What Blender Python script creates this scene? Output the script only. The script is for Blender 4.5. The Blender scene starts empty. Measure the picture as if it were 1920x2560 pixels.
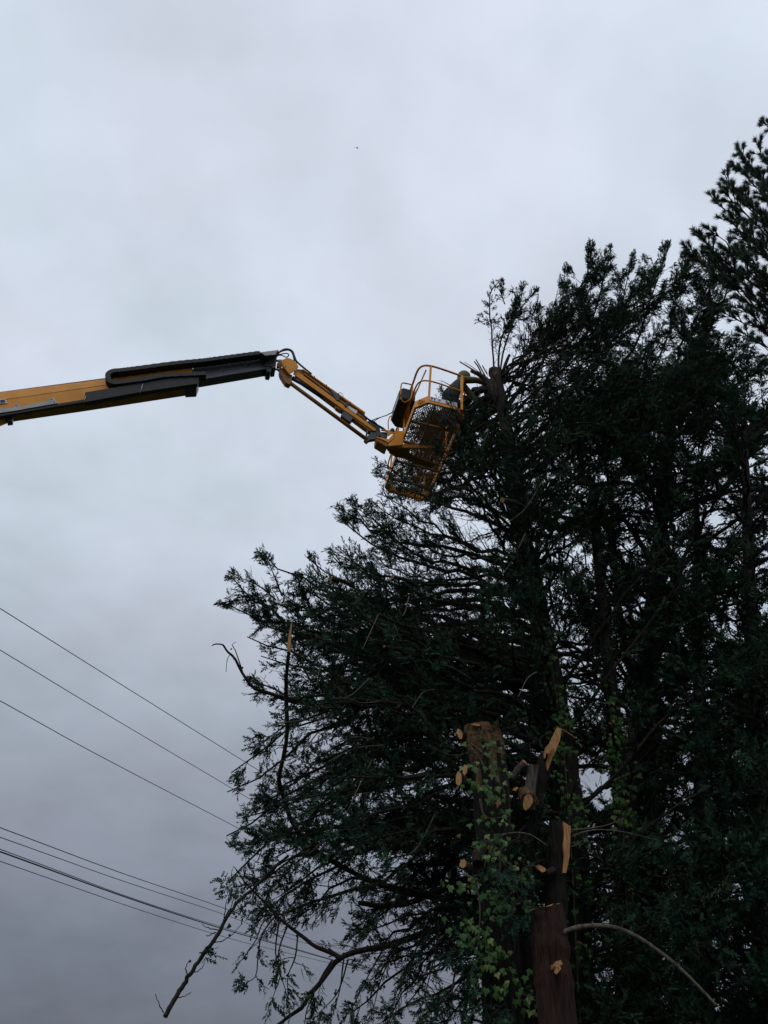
import bpy, bmesh, math, random
import numpy as np
from mathutils import Vector, Matrix, Euler

sc = bpy.context.scene
col = sc.collection
rng = np.random.default_rng(11)
random.seed(4)

# ------------------------------------------------------------------ camera
PITCH = math.radians(36)
FOC = 1849.0                       # focal length in pixels of the 1920 x 2560 frame
EYE = np.array([0.0, 0.0, 1.6])
cd = bpy.data.cameras.new('camera'); cam = bpy.data.objects.new('camera', cd); col.objects.link(cam)
cam.location = EYE; cam.rotation_euler = (math.pi/2 + PITCH, 0, 0)
cd.sensor_fit = 'VERTICAL'; cd.sensor_height = 36; cd.sensor_width = 36; cd.lens = 36*FOC/2560
cd.clip_start = .05; cd.clip_end = 3000
sc.camera = cam

# ------------------------------------------------------------------ overcast sky and sun
SUN_EL, SUN_AZ = 48, 205           # soft daylight from behind and left of the camera
w = bpy.data.worlds.new('World'); sc.world = w; w.use_nodes = True
nt = w.node_tree; N = nt.nodes; L = nt.links; N.clear()
out = N.new('ShaderNodeOutputWorld'); bg = N.new('ShaderNodeBackground'); bg.inputs['Strength'].default_value = .1
L.new(bg.outputs[0], out.inputs[0])
sky = N.new('ShaderNodeTexSky'); sky.sky_type = 'NISHITA'; sky.sun_disc = False
sky.sun_elevation = math.radians(SUN_EL); sky.sun_rotation = math.radians(SUN_AZ)
tc = N.new('ShaderNodeTexCoord'); sep = N.new('ShaderNodeSeparateXYZ'); L.new(tc.outputs['Generated'], sep.inputs[0])
ramp = N.new('ShaderNodeValToRGB'); cr = ramp.color_ramp; cr.interpolation = 'B_SPLINE'
SKYR = [(0.0, (.138, .150, .194)), (.15, (.222, .242, .300)), (.32, (.365, .400, .470)), (.46, (.555, .605, .70)),
        (.62, (.672, .732, .835)), (.80, (.685, .746, .852)), (.92, (.70, .762, .872)), (1.0, (.705, .765, .877))]
while len(cr.elements) < len(SKYR): cr.elements.new(.5)
for e, (p, c) in zip(cr.elements, SKYR): e.position = p; e.color = (*c, 1)
L.new(sep.outputs['Z'], ramp.inputs[0])
def wmath(op, a, b=None):
    n = N.new('ShaderNodeMath'); n.operation = op
    for i, v in enumerate((a, b)):
        if v is None: continue
        if isinstance(v, (int, float)): n.inputs[i].default_value = v
        else: L.new(v, n.inputs[i])
    return n.outputs[0]
den = wmath('ADD', wmath('MAXIMUM', sep.outputs['Z'], 0.0), .35)
cmb = N.new('ShaderNodeCombineXYZ')
L.new(wmath('DIVIDE', sep.outputs['X'], den), cmb.inputs[0]); L.new(wmath('DIVIDE', sep.outputs['Y'], den), cmb.inputs[1])
def wnoise(scale, detail, dist, off):
    mp = N.new('ShaderNodeMapping'); L.new(cmb.outputs[0], mp.inputs[0]); mp.inputs['Location'].default_value = off
    n = N.new('ShaderNodeTexNoise'); n.inputs['Scale'].default_value = scale; n.inputs['Detail'].default_value = detail
    n.inputs['Distortion'].default_value = dist; n.inputs['Roughness'].default_value = .5; L.new(mp.outputs[0], n.inputs['Vector']); return n
n1 = wnoise(1.7, 4, .12, (6.903, -6.783, -5.168)); n2 = wnoise(5.0, 6, .2, (3.964, -3.564, -6.860)); n3 = wnoise(15, 5, .2, (1, 5, 2))
s1 = wmath('ADD', wmath('ADD', wmath('MULTIPLY', n1.outputs['Fac'], .55), wmath('MULTIPLY', n2.outputs['Fac'], .36)), wmath('MULTIPLY', n3.outputs['Fac'], .10))
fac = wmath('ADD', s1, .515)
vm = N.new('ShaderNodeVectorMath'); vm.operation = 'SCALE'; L.new(ramp.outputs[0], vm.inputs[0]); L.new(wmath('MULTIPLY', fac, 10.0), vm.inputs['Scale'])
hue = wnoise(2.6, 2, .3, (-5, 4, 9)); hr = N.new('ShaderNodeValToRGB')
hr.color_ramp.elements[0].position = .35; hr.color_ramp.elements[0].color = (.965, 1.0, 1.0, 1)
hr.color_ramp.elements[1].position = .65; hr.color_ramp.elements[1].color = (1.0, .985, 1.0, 1)
L.new(hue.outputs['Fac'], hr.inputs[0])
tint = N.new('ShaderNodeMixRGB'); tint.blend_type = 'MULTIPLY'; tint.inputs[0].default_value = 1
L.new(vm.outputs[0], tint.inputs[1]); L.new(hr.outputs[0], tint.inputs[2])
mix = N.new('ShaderNodeMixRGB'); mix.inputs[0].default_value = .97
L.new(sky.outputs[0], mix.inputs[1]); L.new(tint.outputs[0], mix.inputs[2]); L.new(mix.outputs[0], bg.inputs[0])

sd = bpy.data.lights.new('sun', 'SUN'); sd.energy = .5; sd.angle = math.radians(40); sd.color = (1, .97, .92)
so = bpy.data.objects.new('sun', sd); col.objects.link(so)
a = math.radians(SUN_AZ); e = math.radians(SUN_EL)
sdir = Vector((math.sin(a)*math.cos(e), math.cos(a)*math.cos(e), math.sin(e)))
so.rotation_euler = sdir.to_track_quat('Z', 'Y').to_euler(); so.location = (0, -20, 30)
sc.view_settings.view_transform = 'Standard'; sc.view_settings.look = 'None'
sc.view_settings.exposure = 0; sc.view_settings.gamma = 1; sc.view_settings.use_curve_mapping = False
sc.cycles.max_bounces = 4; sc.cycles.diffuse_bounces = 2; sc.cycles.glossy_bounces = 2

# ------------------------------------------------------------------ helpers
CP, SP = math.cos(PITCH), math.sin(PITCH)
def ray(x, y):
    u = (1280 - y)/FOC
    return np.array([(x - 960)/FOC, CP - SP*u, SP + CP*u])
def at(x, y, Y):                    # the point seen at photo pixel (x, y) that stands Y metres ahead
    r = ray(x, y); return EYE + r*(Y/r[1])
def on_plane(x, y, p, n):
    r = ray(x, y); return EYE + r*(np.dot(np.asarray(p) - EYE, n)/np.dot(r, n))
def seen(P):
    d = np.asarray(P) - EYE
    z = d[..., 1]*CP + d[..., 2]*SP
    return 960 + FOC*d[..., 0]/z, 1280 - FOC*(-d[..., 1]*SP + d[..., 2]*CP)/z
def unit(v):
    v = np.asarray(v, float); return v/(np.linalg.norm(v, axis=-1, keepdims=True) + 1e-12)

ROOT = {}
def tag(o, label=None, cat=None, group=None, kind=None):
    for k, v in (('label', label), ('category', cat), ('group', group), ('kind', kind)):
        if v: o[k] = v
    return o
def thing(name, loc, label, cat, group=None):
    o = bpy.data.objects.new(name, None); o.empty_display_size = .2; col.objects.link(o)
    o.location = loc; ROOT[o] = np.asarray(loc, float)
    return tag(o, label, cat, group)
def obj(name, V, F, mat, parent=None, smooth=False, origin=None):
    """V: (n,3) world points; F: list of int arrays of shape (m, k); linked as ONE mesh object"""
    if parent is not None: org = ROOT[parent]
    else: org = np.asarray(origin if origin is not None else (0, 0, 0), float)
    V = np.asarray(V, np.float32) - org.astype(np.float32)
    me = bpy.data.meshes.new(name)
    if isinstance(F, list) and F and isinstance(F[0], np.ndarray) and F[0].ndim == 2:
        loops = np.concatenate([f.ravel() for f in F]).astype(np.int32)
        sizes = np.concatenate([np.full(len(f), f.shape[1], np.int32) for f in F])
        me.vertices.add(len(V)); me.vertices.foreach_set('co', V.ravel())
        me.loops.add(len(loops)); me.loops.foreach_set('vertex_index', loops)
        me.polygons.add(len(sizes)); st = np.zeros(len(sizes), np.int32); st[1:] = np.cumsum(sizes)[:-1]
        me.polygons.foreach_set('loop_start', st); me.polygons.foreach_set('loop_total', sizes)
        if smooth: me.polygons.foreach_set('use_smooth', np.ones(len(sizes), bool))
        me.update(calc_edges=True)
    else:
        me.from_pydata([tuple(map(float, v)) for v in V], [], [tuple(int(i) for i in f) for f in F])
        if smooth: me.polygons.foreach_set('use_smooth', np.ones(len(me.polygons), bool))
        me.update()
    me.materials.append(mat)
    o = bpy.data.objects.new(name, me); col.objects.link(o)
    if parent is not None: o.parent = parent; ROOT[o] = org
    else: o.location = org; ROOT[o] = org
    return o
def tubes(P, R, sides=6, jitter=0, rg=None):
    P = np.asarray(P, float); R = np.asarray(R, float)
    if P.ndim == 2: P = P[None]; R = R[None]
    n, s, _ = P.shape
    T = unit(np.gradient(P, axis=1))
    ref = np.tile(np.array([.31, .23, .92]), (n, 1))
    t0 = unit(P[:, -1] - P[:, 0]); bad = np.abs((t0*ref).sum(1)) > .9; ref[bad] = (.93, -.3, .1)
    A = unit(np.cross(T, ref[:, None, :])); B = np.cross(T, A)
    ang = np.arange(sides)*2*np.pi/sides
    rad = R[:, :, None, None]*np.ones((1, 1, sides, 1))
    if jitter: rad = rad*(1 + (rg or rng).uniform(-jitter, jitter, (n, s, sides, 1)))
    V = P[:, :, None, :] + rad*(np.cos(ang)[None, None, :, None]*A[:, :, None, :] + np.sin(ang)[None, None, :, None]*B[:, :, None, :])
    idx = np.arange(n*s*sides).reshape(n, s, sides)
    a_ = idx[:, :-1]; b_ = idx[:, 1:]
    Q = np.stack([a_, np.roll(a_, -1, 2), np.roll(b_, -1, 2), b_], -1).reshape(-1, 4)
    return V.reshape(-1, 3), [Q]
def capped(P, R, sides=8):
    V, F = tubes(P, R, sides); n = len(V)
    fs = [list(f) for f in F[0]] + [list(range(sides))[::-1], list(range(n - sides, n))]
    return V, fs
def join(*parts):
    Vs, Fs, o = [], [], 0
    for V, F in parts:
        V = np.asarray(V); Vs.append(V)
        for f in (F if not (isinstance(F[0], np.ndarray) and F[0].ndim == 2) else [list(r) for q in F for r in q]): Fs.append([int(i) + o for i in f])
        o += len(V)
    return np.concatenate(Vs), Fs
def catmull(P, n):
    P = np.asarray(P, float)
    if len(P) == 2: return P[0] + np.linspace(0, 1, n)[:, None]*(P[1] - P[0])
    Q = np.vstack([2*P[0] - P[1], P, 2*P[-1] - P[-2]]); k = len(P) - 1
    o = []
    for u in np.linspace(0, k, n):
        i = min(int(u), k - 1); t = u - i; p0, p1, p2, p3 = Q[i:i + 4]
        o.append(.5*((2*p1) + (-p0 + p2)*t + (2*p0 - 5*p1 + 4*p2 - p3)*t*t + (-p0 + 3*p1 - 3*p2 + p3)*t**3))
    return np.array(o)
def prism(front, vec):
    """polygon pushed through by vec: a solid plate"""
    front = np.asarray(front, float); n = len(front); back = front + np.asarray(vec)
    F = [list(range(n))[::-1], list(range(n, 2*n))] + [[i, (i + 1) % n, n + (i + 1) % n, n + i] for i in range(n)]
    return np.vstack([front, back]), F
def box(c, ax, half):
    c = np.asarray(c); ax = [np.asarray(v)*h for v, h in zip(ax, half)]
    V = [c + sx*ax[0] + sy*ax[1] + sz*ax[2] for sx in (-1, 1) for sy in (-1, 1) for sz in (-1, 1)]
    return np.array(V), [[0, 1, 3, 2], [4, 6, 7, 5], [0, 4, 5, 1], [2, 3, 7, 6], [0, 2, 6, 4], [1, 5, 7, 3]]

# ------------------------------------------------------------------ materials
def mat(name, c0, c1=None, scale=6, rough=.6, spec=.4, detail=6, bump=0, stretch=(1, 1, 1), metal=0, ramp=(.35, .65)):
    m = bpy.data.materials.new(name); m.use_nodes = True; n = m.node_tree.nodes; l = m.node_tree.links
    b = n['Principled BSDF']; b.inputs['Roughness'].default_value = rough; b.inputs['Metallic'].default_value = metal
    b.inputs['Specular IOR Level'].default_value = spec
    if c1 is None: b.inputs['Base Color'].default_value = (*c0, 1); return m
    t = n.new('ShaderNodeTexCoord'); mp = n.new('ShaderNodeMapping'); mp.inputs['Scale'].default_value = stretch
    l.new(t.outputs['Object'], mp.inputs[0])
    no = n.new('ShaderNodeTexNoise'); no.inputs['Scale'].default_value = scale; no.inputs['Detail'].default_value = detail
    l.new(mp.outputs[0], no.inputs['Vector'])
    r = n.new('ShaderNodeValToRGB'); r.color_ramp.elements[0].position, r.color_ramp.elements[1].position = ramp
    r.color_ramp.elements[0].color = (*c0, 1); r.color_ramp.elements[1].color = (*c1, 1)
    l.new(no.outputs['Fac'], r.inputs[0]); l.new(r.outputs[0], b.inputs['Base Color'])
    if bump:
        bp = n.new('ShaderNodeBump'); bp.inputs['Strength'].default_value = bump; bp.inputs['Distance'].default_value = .02
        l.new(no.outputs['Fac'], bp.inputs['Height']); l.new(bp.outputs[0], b.inputs['Normal'])
    return m
M = dict(
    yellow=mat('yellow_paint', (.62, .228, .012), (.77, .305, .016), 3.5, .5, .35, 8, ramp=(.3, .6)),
    amber=mat('shaded_yellow_paint', (.24, .088, .012), (.35, .130, .016), 5, .5, .4, 8),  # darker copy of the yellow, with the shade of undersides in its colour
    black=mat('black_paint', (.028, .033, .041), (.050, .057, .068), 5, .4, .5),
    rubber=mat('black_rubber', (.018, .019, .021), (.03, .031, .034), 9, .6, .3),
    grey=mat('grey_metal', (.30, .30, .30), (.42, .42, .42), 8, .45, .5),
    darkgrey=mat('dark_grey_metal', (.10, .105, .115), (.16, .165, .18), 8, .5, .5),
    white=mat('white_sticker', (.72, .72, .74)), ink=mat('dark_blue_ink', (.03, .035, .09)), red=mat('red_ink', (.42, .03, .05)),
    chrome=mat('chrome_rod', (.5, .5, .52), rough=.2, metal=1),
    old_bark=mat('near_black_bark', (.004, .0034, .0028), (.017, .0135, .0105), 9, .85, .2, 8, .8, (4, 4, .6)),  # bark tone set close to black all over the cut stems
    bark=mat('cypress_bark', (.008, .007, .0055), (.032, .026, .020), 9, .85, .2, 8, .6, (3, 3, .6)),
    mid_bark=mat('upper_trunk_bark', (.036, .027, .020), (.100, .078, .060), 12, .85, .2, 8, .9, (3, 3, 1.2)),
    pale_bark=mat('grey_dead_bark', (.050, .043, .034), (.13, .112, .088), 9, .85, .2, 8, .5, (3, 3, .8)),
    red_bark=mat('reddish_stripped_bark', (.012, .006, .0045), (.048, .020, .013), 11, .8, .25, 8, .6, (5, 5, .45)),
    chips=mat('sawdust_and_bark_chips', (.030, .020, .011), (.16, .098, .048), 26, .9, .1, 8, .8),
    wood=mat('fresh_torn_wood', (.27, .125, .048), (.47, .255, .112), 14, .75, .2, 8, .4, (5, 5, .5)),
    twig=mat('twig_bark', (.010, .009, .008), (.028, .024, .020), 6, .85, .2),
    leaf=mat('cypress_foliage', (.010, .032, .025), (.038, .074, .038), 2.4, .8, .08, 8, ramp=(.3, .7)),
    pine=mat('pine_needles', (.024, .048, .032), (.05, .084, .044), 2.0, .55, .35, 4),
    cone=mat('cypress_cones', (.03, .024, .018), (.06, .048, .036), 8, .8, .2),
    ivy=mat('ivy_leaf', (.030, .080, .020), (.072, .148, .034), .9, .55, .22, 3),
    ivy2=mat('yellowing_ivy_leaf', (.10, .13, .03), (.17, .19, .05), 3, .5, .4, 3),
    ivy3=mat('brown_ivy_leaf', (.11, .05, .022), (.17, .08, .035), 3, .6, .3, 3),
    grass=mat('rough_grass', (.022, .036, .014), (.05, .066, .026), .6, .95, .1, 8, .5),
    cable=mat('cable_sheath', (.035, .036, .042)),
    cloth=mat('dark_grey_jacket', (.055, .064, .067), (.085, .094, .097), 14, .9, .1, 6, .4),
    olive=mat('olive_jacket', (.12, .125, .075), (.18, .18, .11), 12, .9, .1, 6, .4),
    trousers=mat('dark_trousers', (.035, .038, .042), (.05, .054, .06), 14, .9, .1),
    skin=mat('skin', (.50, .30, .22)), glove=mat('work_glove', (.12, .11, .09), (.18, .16, .13), 12, .9, .1),
)

# ------------------------------------------------------------------ ground
gx = np.linspace(-700, 700, 57); X, Y = np.meshgrid(gx, gx)
Z = .25*np.sin(X*.013 + 1)*np.cos(Y*.017) - .02; Z[(np.abs(X) < 60) & (np.abs(Y) < 60)] = 0
V = np.stack([X, Y, Z], -1).reshape(-1, 3); I = np.arange(57*57).reshape(57, 57)
Q = np.stack([I[:-1, :-1], I[:-1, 1:], I[1:, 1:], I[1:, :-1]], -1).reshape(-1, 4)
tag(obj('ground', V, [Q], M['grass'], smooth=True), kind='structure')

# ------------------------------------------------------------------ boom lift
BO = EYE + np.array([.6295, 9.9189, 9.8285])           # basket: corner of the floor nearest the camera, boom side
BR = np.array([[.9655688, -.24809741, .07825964], [.23929849, .96504371, .10689658], [-.10204474, -.08448859, .99118543]])
def bl(x, y, z): return BO + BR @ np.array([x, y, z], float)
att = bl(-.45, 1.15, .15)
BN = np.array([-math.sin(math.radians(14)), math.cos(math.radians(14)), 0.])   # horizontal, square to the boom, away from camera
BD = np.array([math.cos(math.radians(14)), math.sin(math.radians(14)), 0.])
def Z1(a, b): return a/3.190, 840 + b/3.190
def Z2(a, b): return 480 + a/4.366, 840 + b/4.366
def Z3(a, b): return 640 + a/5.184, 840 + b/5.184
def ZB(a, b): return 900 + a/4.88, 860 + b/4.88
def bp(xy, off=0): return on_plane(*xy, att + BN*off, BN)
lift = thing('boom_lift', (-12.5, 8.0, 0), 'yellow articulated boom lift reaching up to the dark tree, with basket', 'boom lift')
def plate(name, m, pts, zf, off, th, parent=None, bev=.006):
    V, F = prism([bp(zf(*p), off) for p in pts], BN*th)
    o = obj(name, V, F, M[m], parent or lift)
    if bev:
        b = o.modifiers.new('bevel', 'BEVEL'); b.width = bev; b.segments = 1; b.limit_method = 'ANGLE'
    return o
def px(a, b): return a, b
def bar(name, m, pts, zf, off, r, parent=None, sides=8, n=None):
    P = np.array([bp(zf(*p), off) for p in pts])
    if n: P = catmull(P, n)
    V, F = capped(P, np.full(len(P), r), sides)
    return obj(name, V, F, M[m], parent or lift, smooth=True)
# outer boom: creased side plates and the box behind them, carried on out of the frame to the left
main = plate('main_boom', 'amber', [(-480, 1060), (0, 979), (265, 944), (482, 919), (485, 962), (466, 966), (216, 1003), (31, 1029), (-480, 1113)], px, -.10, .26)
V, F = prism([bp((-470, 1062), -.115), bp((0, 981), -.115), bp((480, 921), -.115), bp((480, 931), -.135), bp((265, 962), -.135), bp((0, 1000), -.135), bp((-470, 1082), -.135)], BN*.03)
obj('side_plate', V, F, M['yellow'], main)
V, F = prism([bp((-470, 1083), -.13), bp((0, 1001), -.13), bp((265, 963), -.13), bp((480, 932), -.13), bp((480, 960), -.13), bp((216, 1001), -.13), bp((31, 1027), -.13), bp((-470, 1109), -.13)], BN*.029)
obj('side_plate', V, F, M['yellow'], main)
for q in ([(-320, 640), (-300, 585), (105, 572), (130, 530), (182, 585), (-310, 660)], [(178, 560), (385, 515), (410, 488), (430, 488), (458, 535), (185, 583)]):
    plate('carrier_bracket', 'grey', q, Z1, -.165, .02, main, 0)
for q in ((127, 548), (412, 500), (432, 522)):
    plate('bolt', 'black', [(q[0] - 4, q[1] - 4), (q[0] + 4, q[1] - 4), (q[0] + 4, q[1] + 4), (q[0] - 4, q[1] + 4)], Z1, -.176, .01, main, 0)
plate('guide_tray', 'rubber', [(680, 447), (1130, 372), (1570, 300), (1590, 340), (1575, 380), (1120, 447), (668, 530)], Z1, -.24, .10, main)
plate('guide_tray', 'rubber', [(-800, 760), (0, 612), (460, 538), (672, 503), (668, 528), (460, 562), (0, 640), (-800, 790)], Z1, -.15, .05, main)
bar('tray_wire', 'grey', [(685, 480), (668, 528)], Z1, -.25, .008, main, 5); bar('tray_wire', 'grey', [(1138, 385), (1118, 455)], Z1, -.25, .008, main, 5)
plate('lug', 'black', [(40, 625), (105, 622), (95, 675), (55, 680)], Z1, -.06, .12, main)
V, F = capped(np.array([bp((30, 1044), .02), bp((-20, 1062), .03), bp((-330, 1250), .05)]), [.06, .075, .075], 10)
obj('lift_cylinder', V, F, M['yellow'], lift, smooth=True)
# flange at the mouth of the outer boom
plate('boom_flange', 'black', [(1482, 305), (1590, 335), (1570, 388), (1482, 392)], Z1, -.15, .34, main)
for q in (1490, 1503, 1516): plate('bolt', 'black', [(q, 428), (q + 6, 428), (q + 6, 441), (q, 441)], Z1, .1, .02, main, 0)
# lettered plate on the boom
plate('sign_plate', 'white', [(-90, 515), (42, 500), (58, 533), (-85, 549)], Z1, -.146, .006, main, 0)
def lettering(name, s, m, org, ex, ey, size, parent, ext=.002):
    cu = bpy.data.curves.new(name, 'FONT'); cu.body = s; cu.size = size; cu.extrude = ext; cu.offset = .006*size/.1
    tmp = bpy.data.objects.new('tmp', cu); col.objects.link(tmp)
    dg = bpy.context.evaluated_depsgraph_get(); me = bpy.data.meshes.new_from_object(tmp.evaluated_get(dg))
    bpy.data.objects.remove(tmp)
    ex = unit(ex); ez = unit(np.cross(ex, ey)); ey = np.cross(ez, ex)
    V = np.array([v.co[:] for v in me.vertices]); F = [list(p.vertices) for p in me.polygons]
    return obj(name, np.asarray(org) + V[:, :1]*ex + V[:, 1:2]*ey + V[:, 2:]*ez, F, M[m], parent)
p0, p1 = bp(Z1(3, 532), -.15), bp(Z1(40, 526), -.15); up = bp(Z1(0, 508), -.15) - bp(Z1(3, 532), -.15)
lettering('lettering', 'ES', 'ink', p0, p1 - p0, up, .082, main)
# inner boom
inner = plate('inner_boom', 'black', [(485, 916), (660, 893), (692, 893), (690, 913), (668, 921), (500, 949), (470, 955)], px, -.09, .22)
plate('side_rib', 'black', [(0, 395), (540, 305), (575, 300), (590, 345), (860, 335), (850, 352), (90, 478)], Z2, -.105, .03, inner)
plate('side_rib', 'black', [(540, 300), (770, 255), (775, 270), (600, 312), (605, 345), (580, 345)], Z2, -.115, .03, inner)
bar('boss', 'darkgrey', [(345, 377), (347, 377.5)], Z2, -.115, .035, inner); bar('boss', 'darkgrey', [(598, 312), (600, 312.5)], Z2, -.13, .03, inner)
plate('sticker', 'darkgrey', [(305, 424), (460, 402), (462, 412), (300, 434)], Z2, -.108, .004, inner, 0)
plate('end_stop', 'black', [(805, 350), (870, 335), (870, 360), (855, 392), (815, 388)], Z2, -.10, .24, inner)
plate('end_head', 'black', [(800, 200), (910, 225), (915, 345), (880, 350), (860, 330), (790, 330)], Z2, -.12, .26, inner)
bar('pivot_rod', 'chrome', [(900, 365), (985, 362)], Z2, -.02, .022, inner); bar('pivot_rod', 'chrome', [(905, 270), (980, 268)], Z2, -.02, .028, inner)
# cable carrier: a ridged loop of links
path = [bp(Z1(*q), -.20) for q in ((1640, 318), (1320, 335), (1140, 365), (960, 388), (905, 390), (872, 372), (862, 345), (868, 318), (905, 298), (965, 292), (1100, 275), (1400, 235), (1620, 213))]
path += [bp(Z2(*q), -.20) for q in ((200, 281), (460, 246), (740, 208))]
C = catmull(path, 260); half_w = BN*.075
T = unit(np.gradient(C, axis=0)); S = unit(np.cross(BN, T))
th = np.where(np.arange(260) % 4 < 2, .047, .040)[:, None]
ring = np.stack([C - half_w + S*th, C + half_w + S*th, C + half_w - S*th, C - half_w - S*th], 1).reshape(-1, 3)
I = np.arange(260*4).reshape(260, 4); Fq = np.stack([I[:-1], np.roll(I[:-1], -1, 1), np.roll(I[1:], -1, 1), I[1:]], -1).reshape(-1, 4)
obj('cable_carrier', ring, [list(f) for f in Fq] + [[0, 1, 2, 3], [1036, 1039, 1038, 1037]], M['rubber'], lift)
plate('carrier_end', 'grey', [(748, 178), (942, 152), (908, 204), (800, 212)], Z2, -.29, .02)
plate('carrier_end_top', 'darkgrey', [(742, 176), (946, 149), (946, 155), (745, 182)], Z2, -.29, .2)
# knuckle and jib
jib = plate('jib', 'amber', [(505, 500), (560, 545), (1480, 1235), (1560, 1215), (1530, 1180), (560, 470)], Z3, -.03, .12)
plate('jib_side', 'yellow', [(500, 450), (520, 440), (1562, 1208), (1545, 1228), (1518, 1224), (480, 490)], Z3, -.05, .018, jib)
plate('jib_channel', 'amber', [(525, 425), (600, 432), (1400, 1010), (1440, 1100), (1400, 1085), (520, 445)], Z3, .01, .05, jib)
plate('jib_top_plate', 'yellow', [(600, 430), (612, 425), (1420, 985), (1408, 1006)], Z3, -.05, .15, jib)
plate('jib_web', 'amber', [(590, 470), (640, 480), (1440, 1080), (1430, 1098)], Z3, -.035, .02, jib)
plate('knuckle_plate', 'yellow', [(318, 318), (405, 278), (470, 300), (528, 345), (552, 400), (505, 445), (430, 492), (345, 388)], Z3, -.11, .025, jib)
plate('knuckle_plate', 'amber', [(300, 330), (405, 285), (528, 350), (552, 400), (505, 445), (430, 492), (345, 400)], Z3, .07, .025, jib)
plate('knuckle_core', 'amber', [(275, 345), (322, 318), (335, 400), (310, 420), (280, 395)], Z3, -.05, .12, jib)
bar('pivot_pin', 'black', [(378, 398), (380, 399)], Z3, -.112, .022, jib)
plate('link_bracket', 'amber', [(300, 440), (345, 405), (432, 492), (470, 500), (465, 590), (430, 625), (380, 600), (310, 490)], Z3, -.03, .13)
bar('parallel_link', 'amber', [(405, 580), (430, 600), (1440, 1345)], Z3, 0, .040, sides=10)
plate('link_foot', 'amber', [(378, 600), (415, 565), (470, 590), (440, 630)], Z3, -.05, .1)
bar('jib_cylinder', 'black', [(470, 545), (590, 608), (870, 795)], Z3, .02, .048, sides=10); bar('cylinder_rod', 'chrome', [(870, 790), (1030, 890)], Z3, .02, .02)
plate('jib_bracket', 'amber', [(1020, 880), (1110, 935), (1112, 962), (1095, 966), (1035, 925)], Z3, -.02, .10, jib)
plate('junction_box', 'black', [(1140, 960), (1268, 1058), (1225, 1112), (1210, 1113), (1098, 1030)], Z3, -.05, .12, jib, .015)
plate('jib_sticker', 'white', [(1182, 890), (1316, 972), (1297, 1012), (1170, 912)], Z3, -.056, .004, jib, 0)
plate('valve_block', 'black', [(960, 690), (985, 688), (1090, 790), (1075, 838), (1045, 828)], Z3, -.07, .1, jib)
plate('valve_block', 'black', [(1160, 855), (1210, 878), (1168, 915), (1146, 890)], Z3, -.08, .06, jib)
for k in range(5):
    plate('bolt', 'black', [(755 + k*155, 516 + k*112), (763 + k*155, 514 + k*112), (766 + k*155, 526 + k*112), (757 + k*155, 526 + k*112)], Z3, -.06, .02, jib, 0)
for k, q in enumerate(([(250, 240), (330, 190), (400, 172), (455, 190), (492, 250), (505, 310), (600, 400), (720, 492)], [(270, 245), (340, 182), (410, 168), (470, 195), (500, 265), (530, 330), (620, 410), (715, 488)], [(265, 250), (330, 235), (400, 225), (425, 250), (390, 275), (330, 250), (255, 258)], [(255, 245), (335, 200), (420, 185), (470, 225), (497, 330)])):
    bar('hose', 'rubber', q, Z3, -.06 + .035*k, .017 if k < 2 else .012, None, 6, 28)
bar('hose', 'grey', [(1060, 745), (1100, 735), (1130, 770), (1125, 800)], Z3, -.05, .006, None, 5, 12)
bar('hose', 'rubber', [(1380, 1010), (1460, 1080), (1540, 1120), (1600, 1180), (1650, 1210)], Z3, -.05, .016, None, 6, 14)
bar('hose', 'rubber', [(1420, 1060), (1500, 1110), (1570, 1150), (1640, 1190), (1690, 1230)], Z3, .0, .016, None, 6, 14)
plate('levelling_cylinder', 'black', [(1440, 1100), (1520, 1090), (1600, 1165), (1625, 1290), (1560, 1310), (1520, 1250), (1480, 1200)], Z3, .0, .08, None)
plate('link_rocker', 'black', [(1445, 1195), (1468, 1205), (1440, 1300), (1500, 1235), (1560, 1250), (1560, 1330), (1470, 1345), (1440, 1372), (1405, 1338)], Z3, -.02, .09, None)
# basket -------------------------------------------------------------
BW, BLn = .978, 2.6
ex, ey, ez = BR[:, 0], BR[:, 1], BR[:, 2]
def zoomed(p, axis, val):
    n = BR[:, axis]; return on_plane(*ZB(*p), BO + n*val, n)
per = [(0, .2), (.2, 0), (BW - .2, 0), (BW, .2), (BW, BLn - .12), (BW - .12, BLn), (.12, BLn), (0, BLn - .12)]
parts = []
t_ = .035
cx, cy = BW/2, BLn/2
inn = [(x + (t_ if x < cx else -t_)*(1 if abs(x - cx) > .2 else 1), y + (t_ if y < cy else -t_)) for x, y in per]
n8 = 8
Vb = np.array([bl(x, y, z) for z in (-.04, .15) for x, y in per] + [bl(x, y, z) for z in (-.04, .15) for x, y in inn])
Fb = []
for i in range(8):
    j = (i + 1) % 8
    if i == 7: continue
    Fb += [[i, j, 8 + j, 8 + i], [16 + j, 16 + i, 24 + i, 24 + j], [8 + i, 8 + j, 24 + j, 24 + i], [j, i, 16 + i, 16 + j]]
Fb += [[0, 8, 24, 16], [7, 23, 31, 15]]
basket = obj('basket', Vb, Fb, M['yellow'], lift)
V, F = join(box(bl(0, .55, .055), (ex, ey, ez), (.018, .355, .093)), box(bl(0, 2.03, .055), (ex, ey, ez), (.018, .44, .093)))
V1, F1 = box(bl(.0175, .62, .055), (ex, ey, ez), (.0175, .42, .095)); obj('toe_board', V1, F1, M['yellow'], basket)
V1, F1 = box(bl(.0175, 2.02, .055), (ex, ey, ez), (.0175, .455, .095)); obj('toe_board', V1, F1, M['yellow'], basket)
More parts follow.
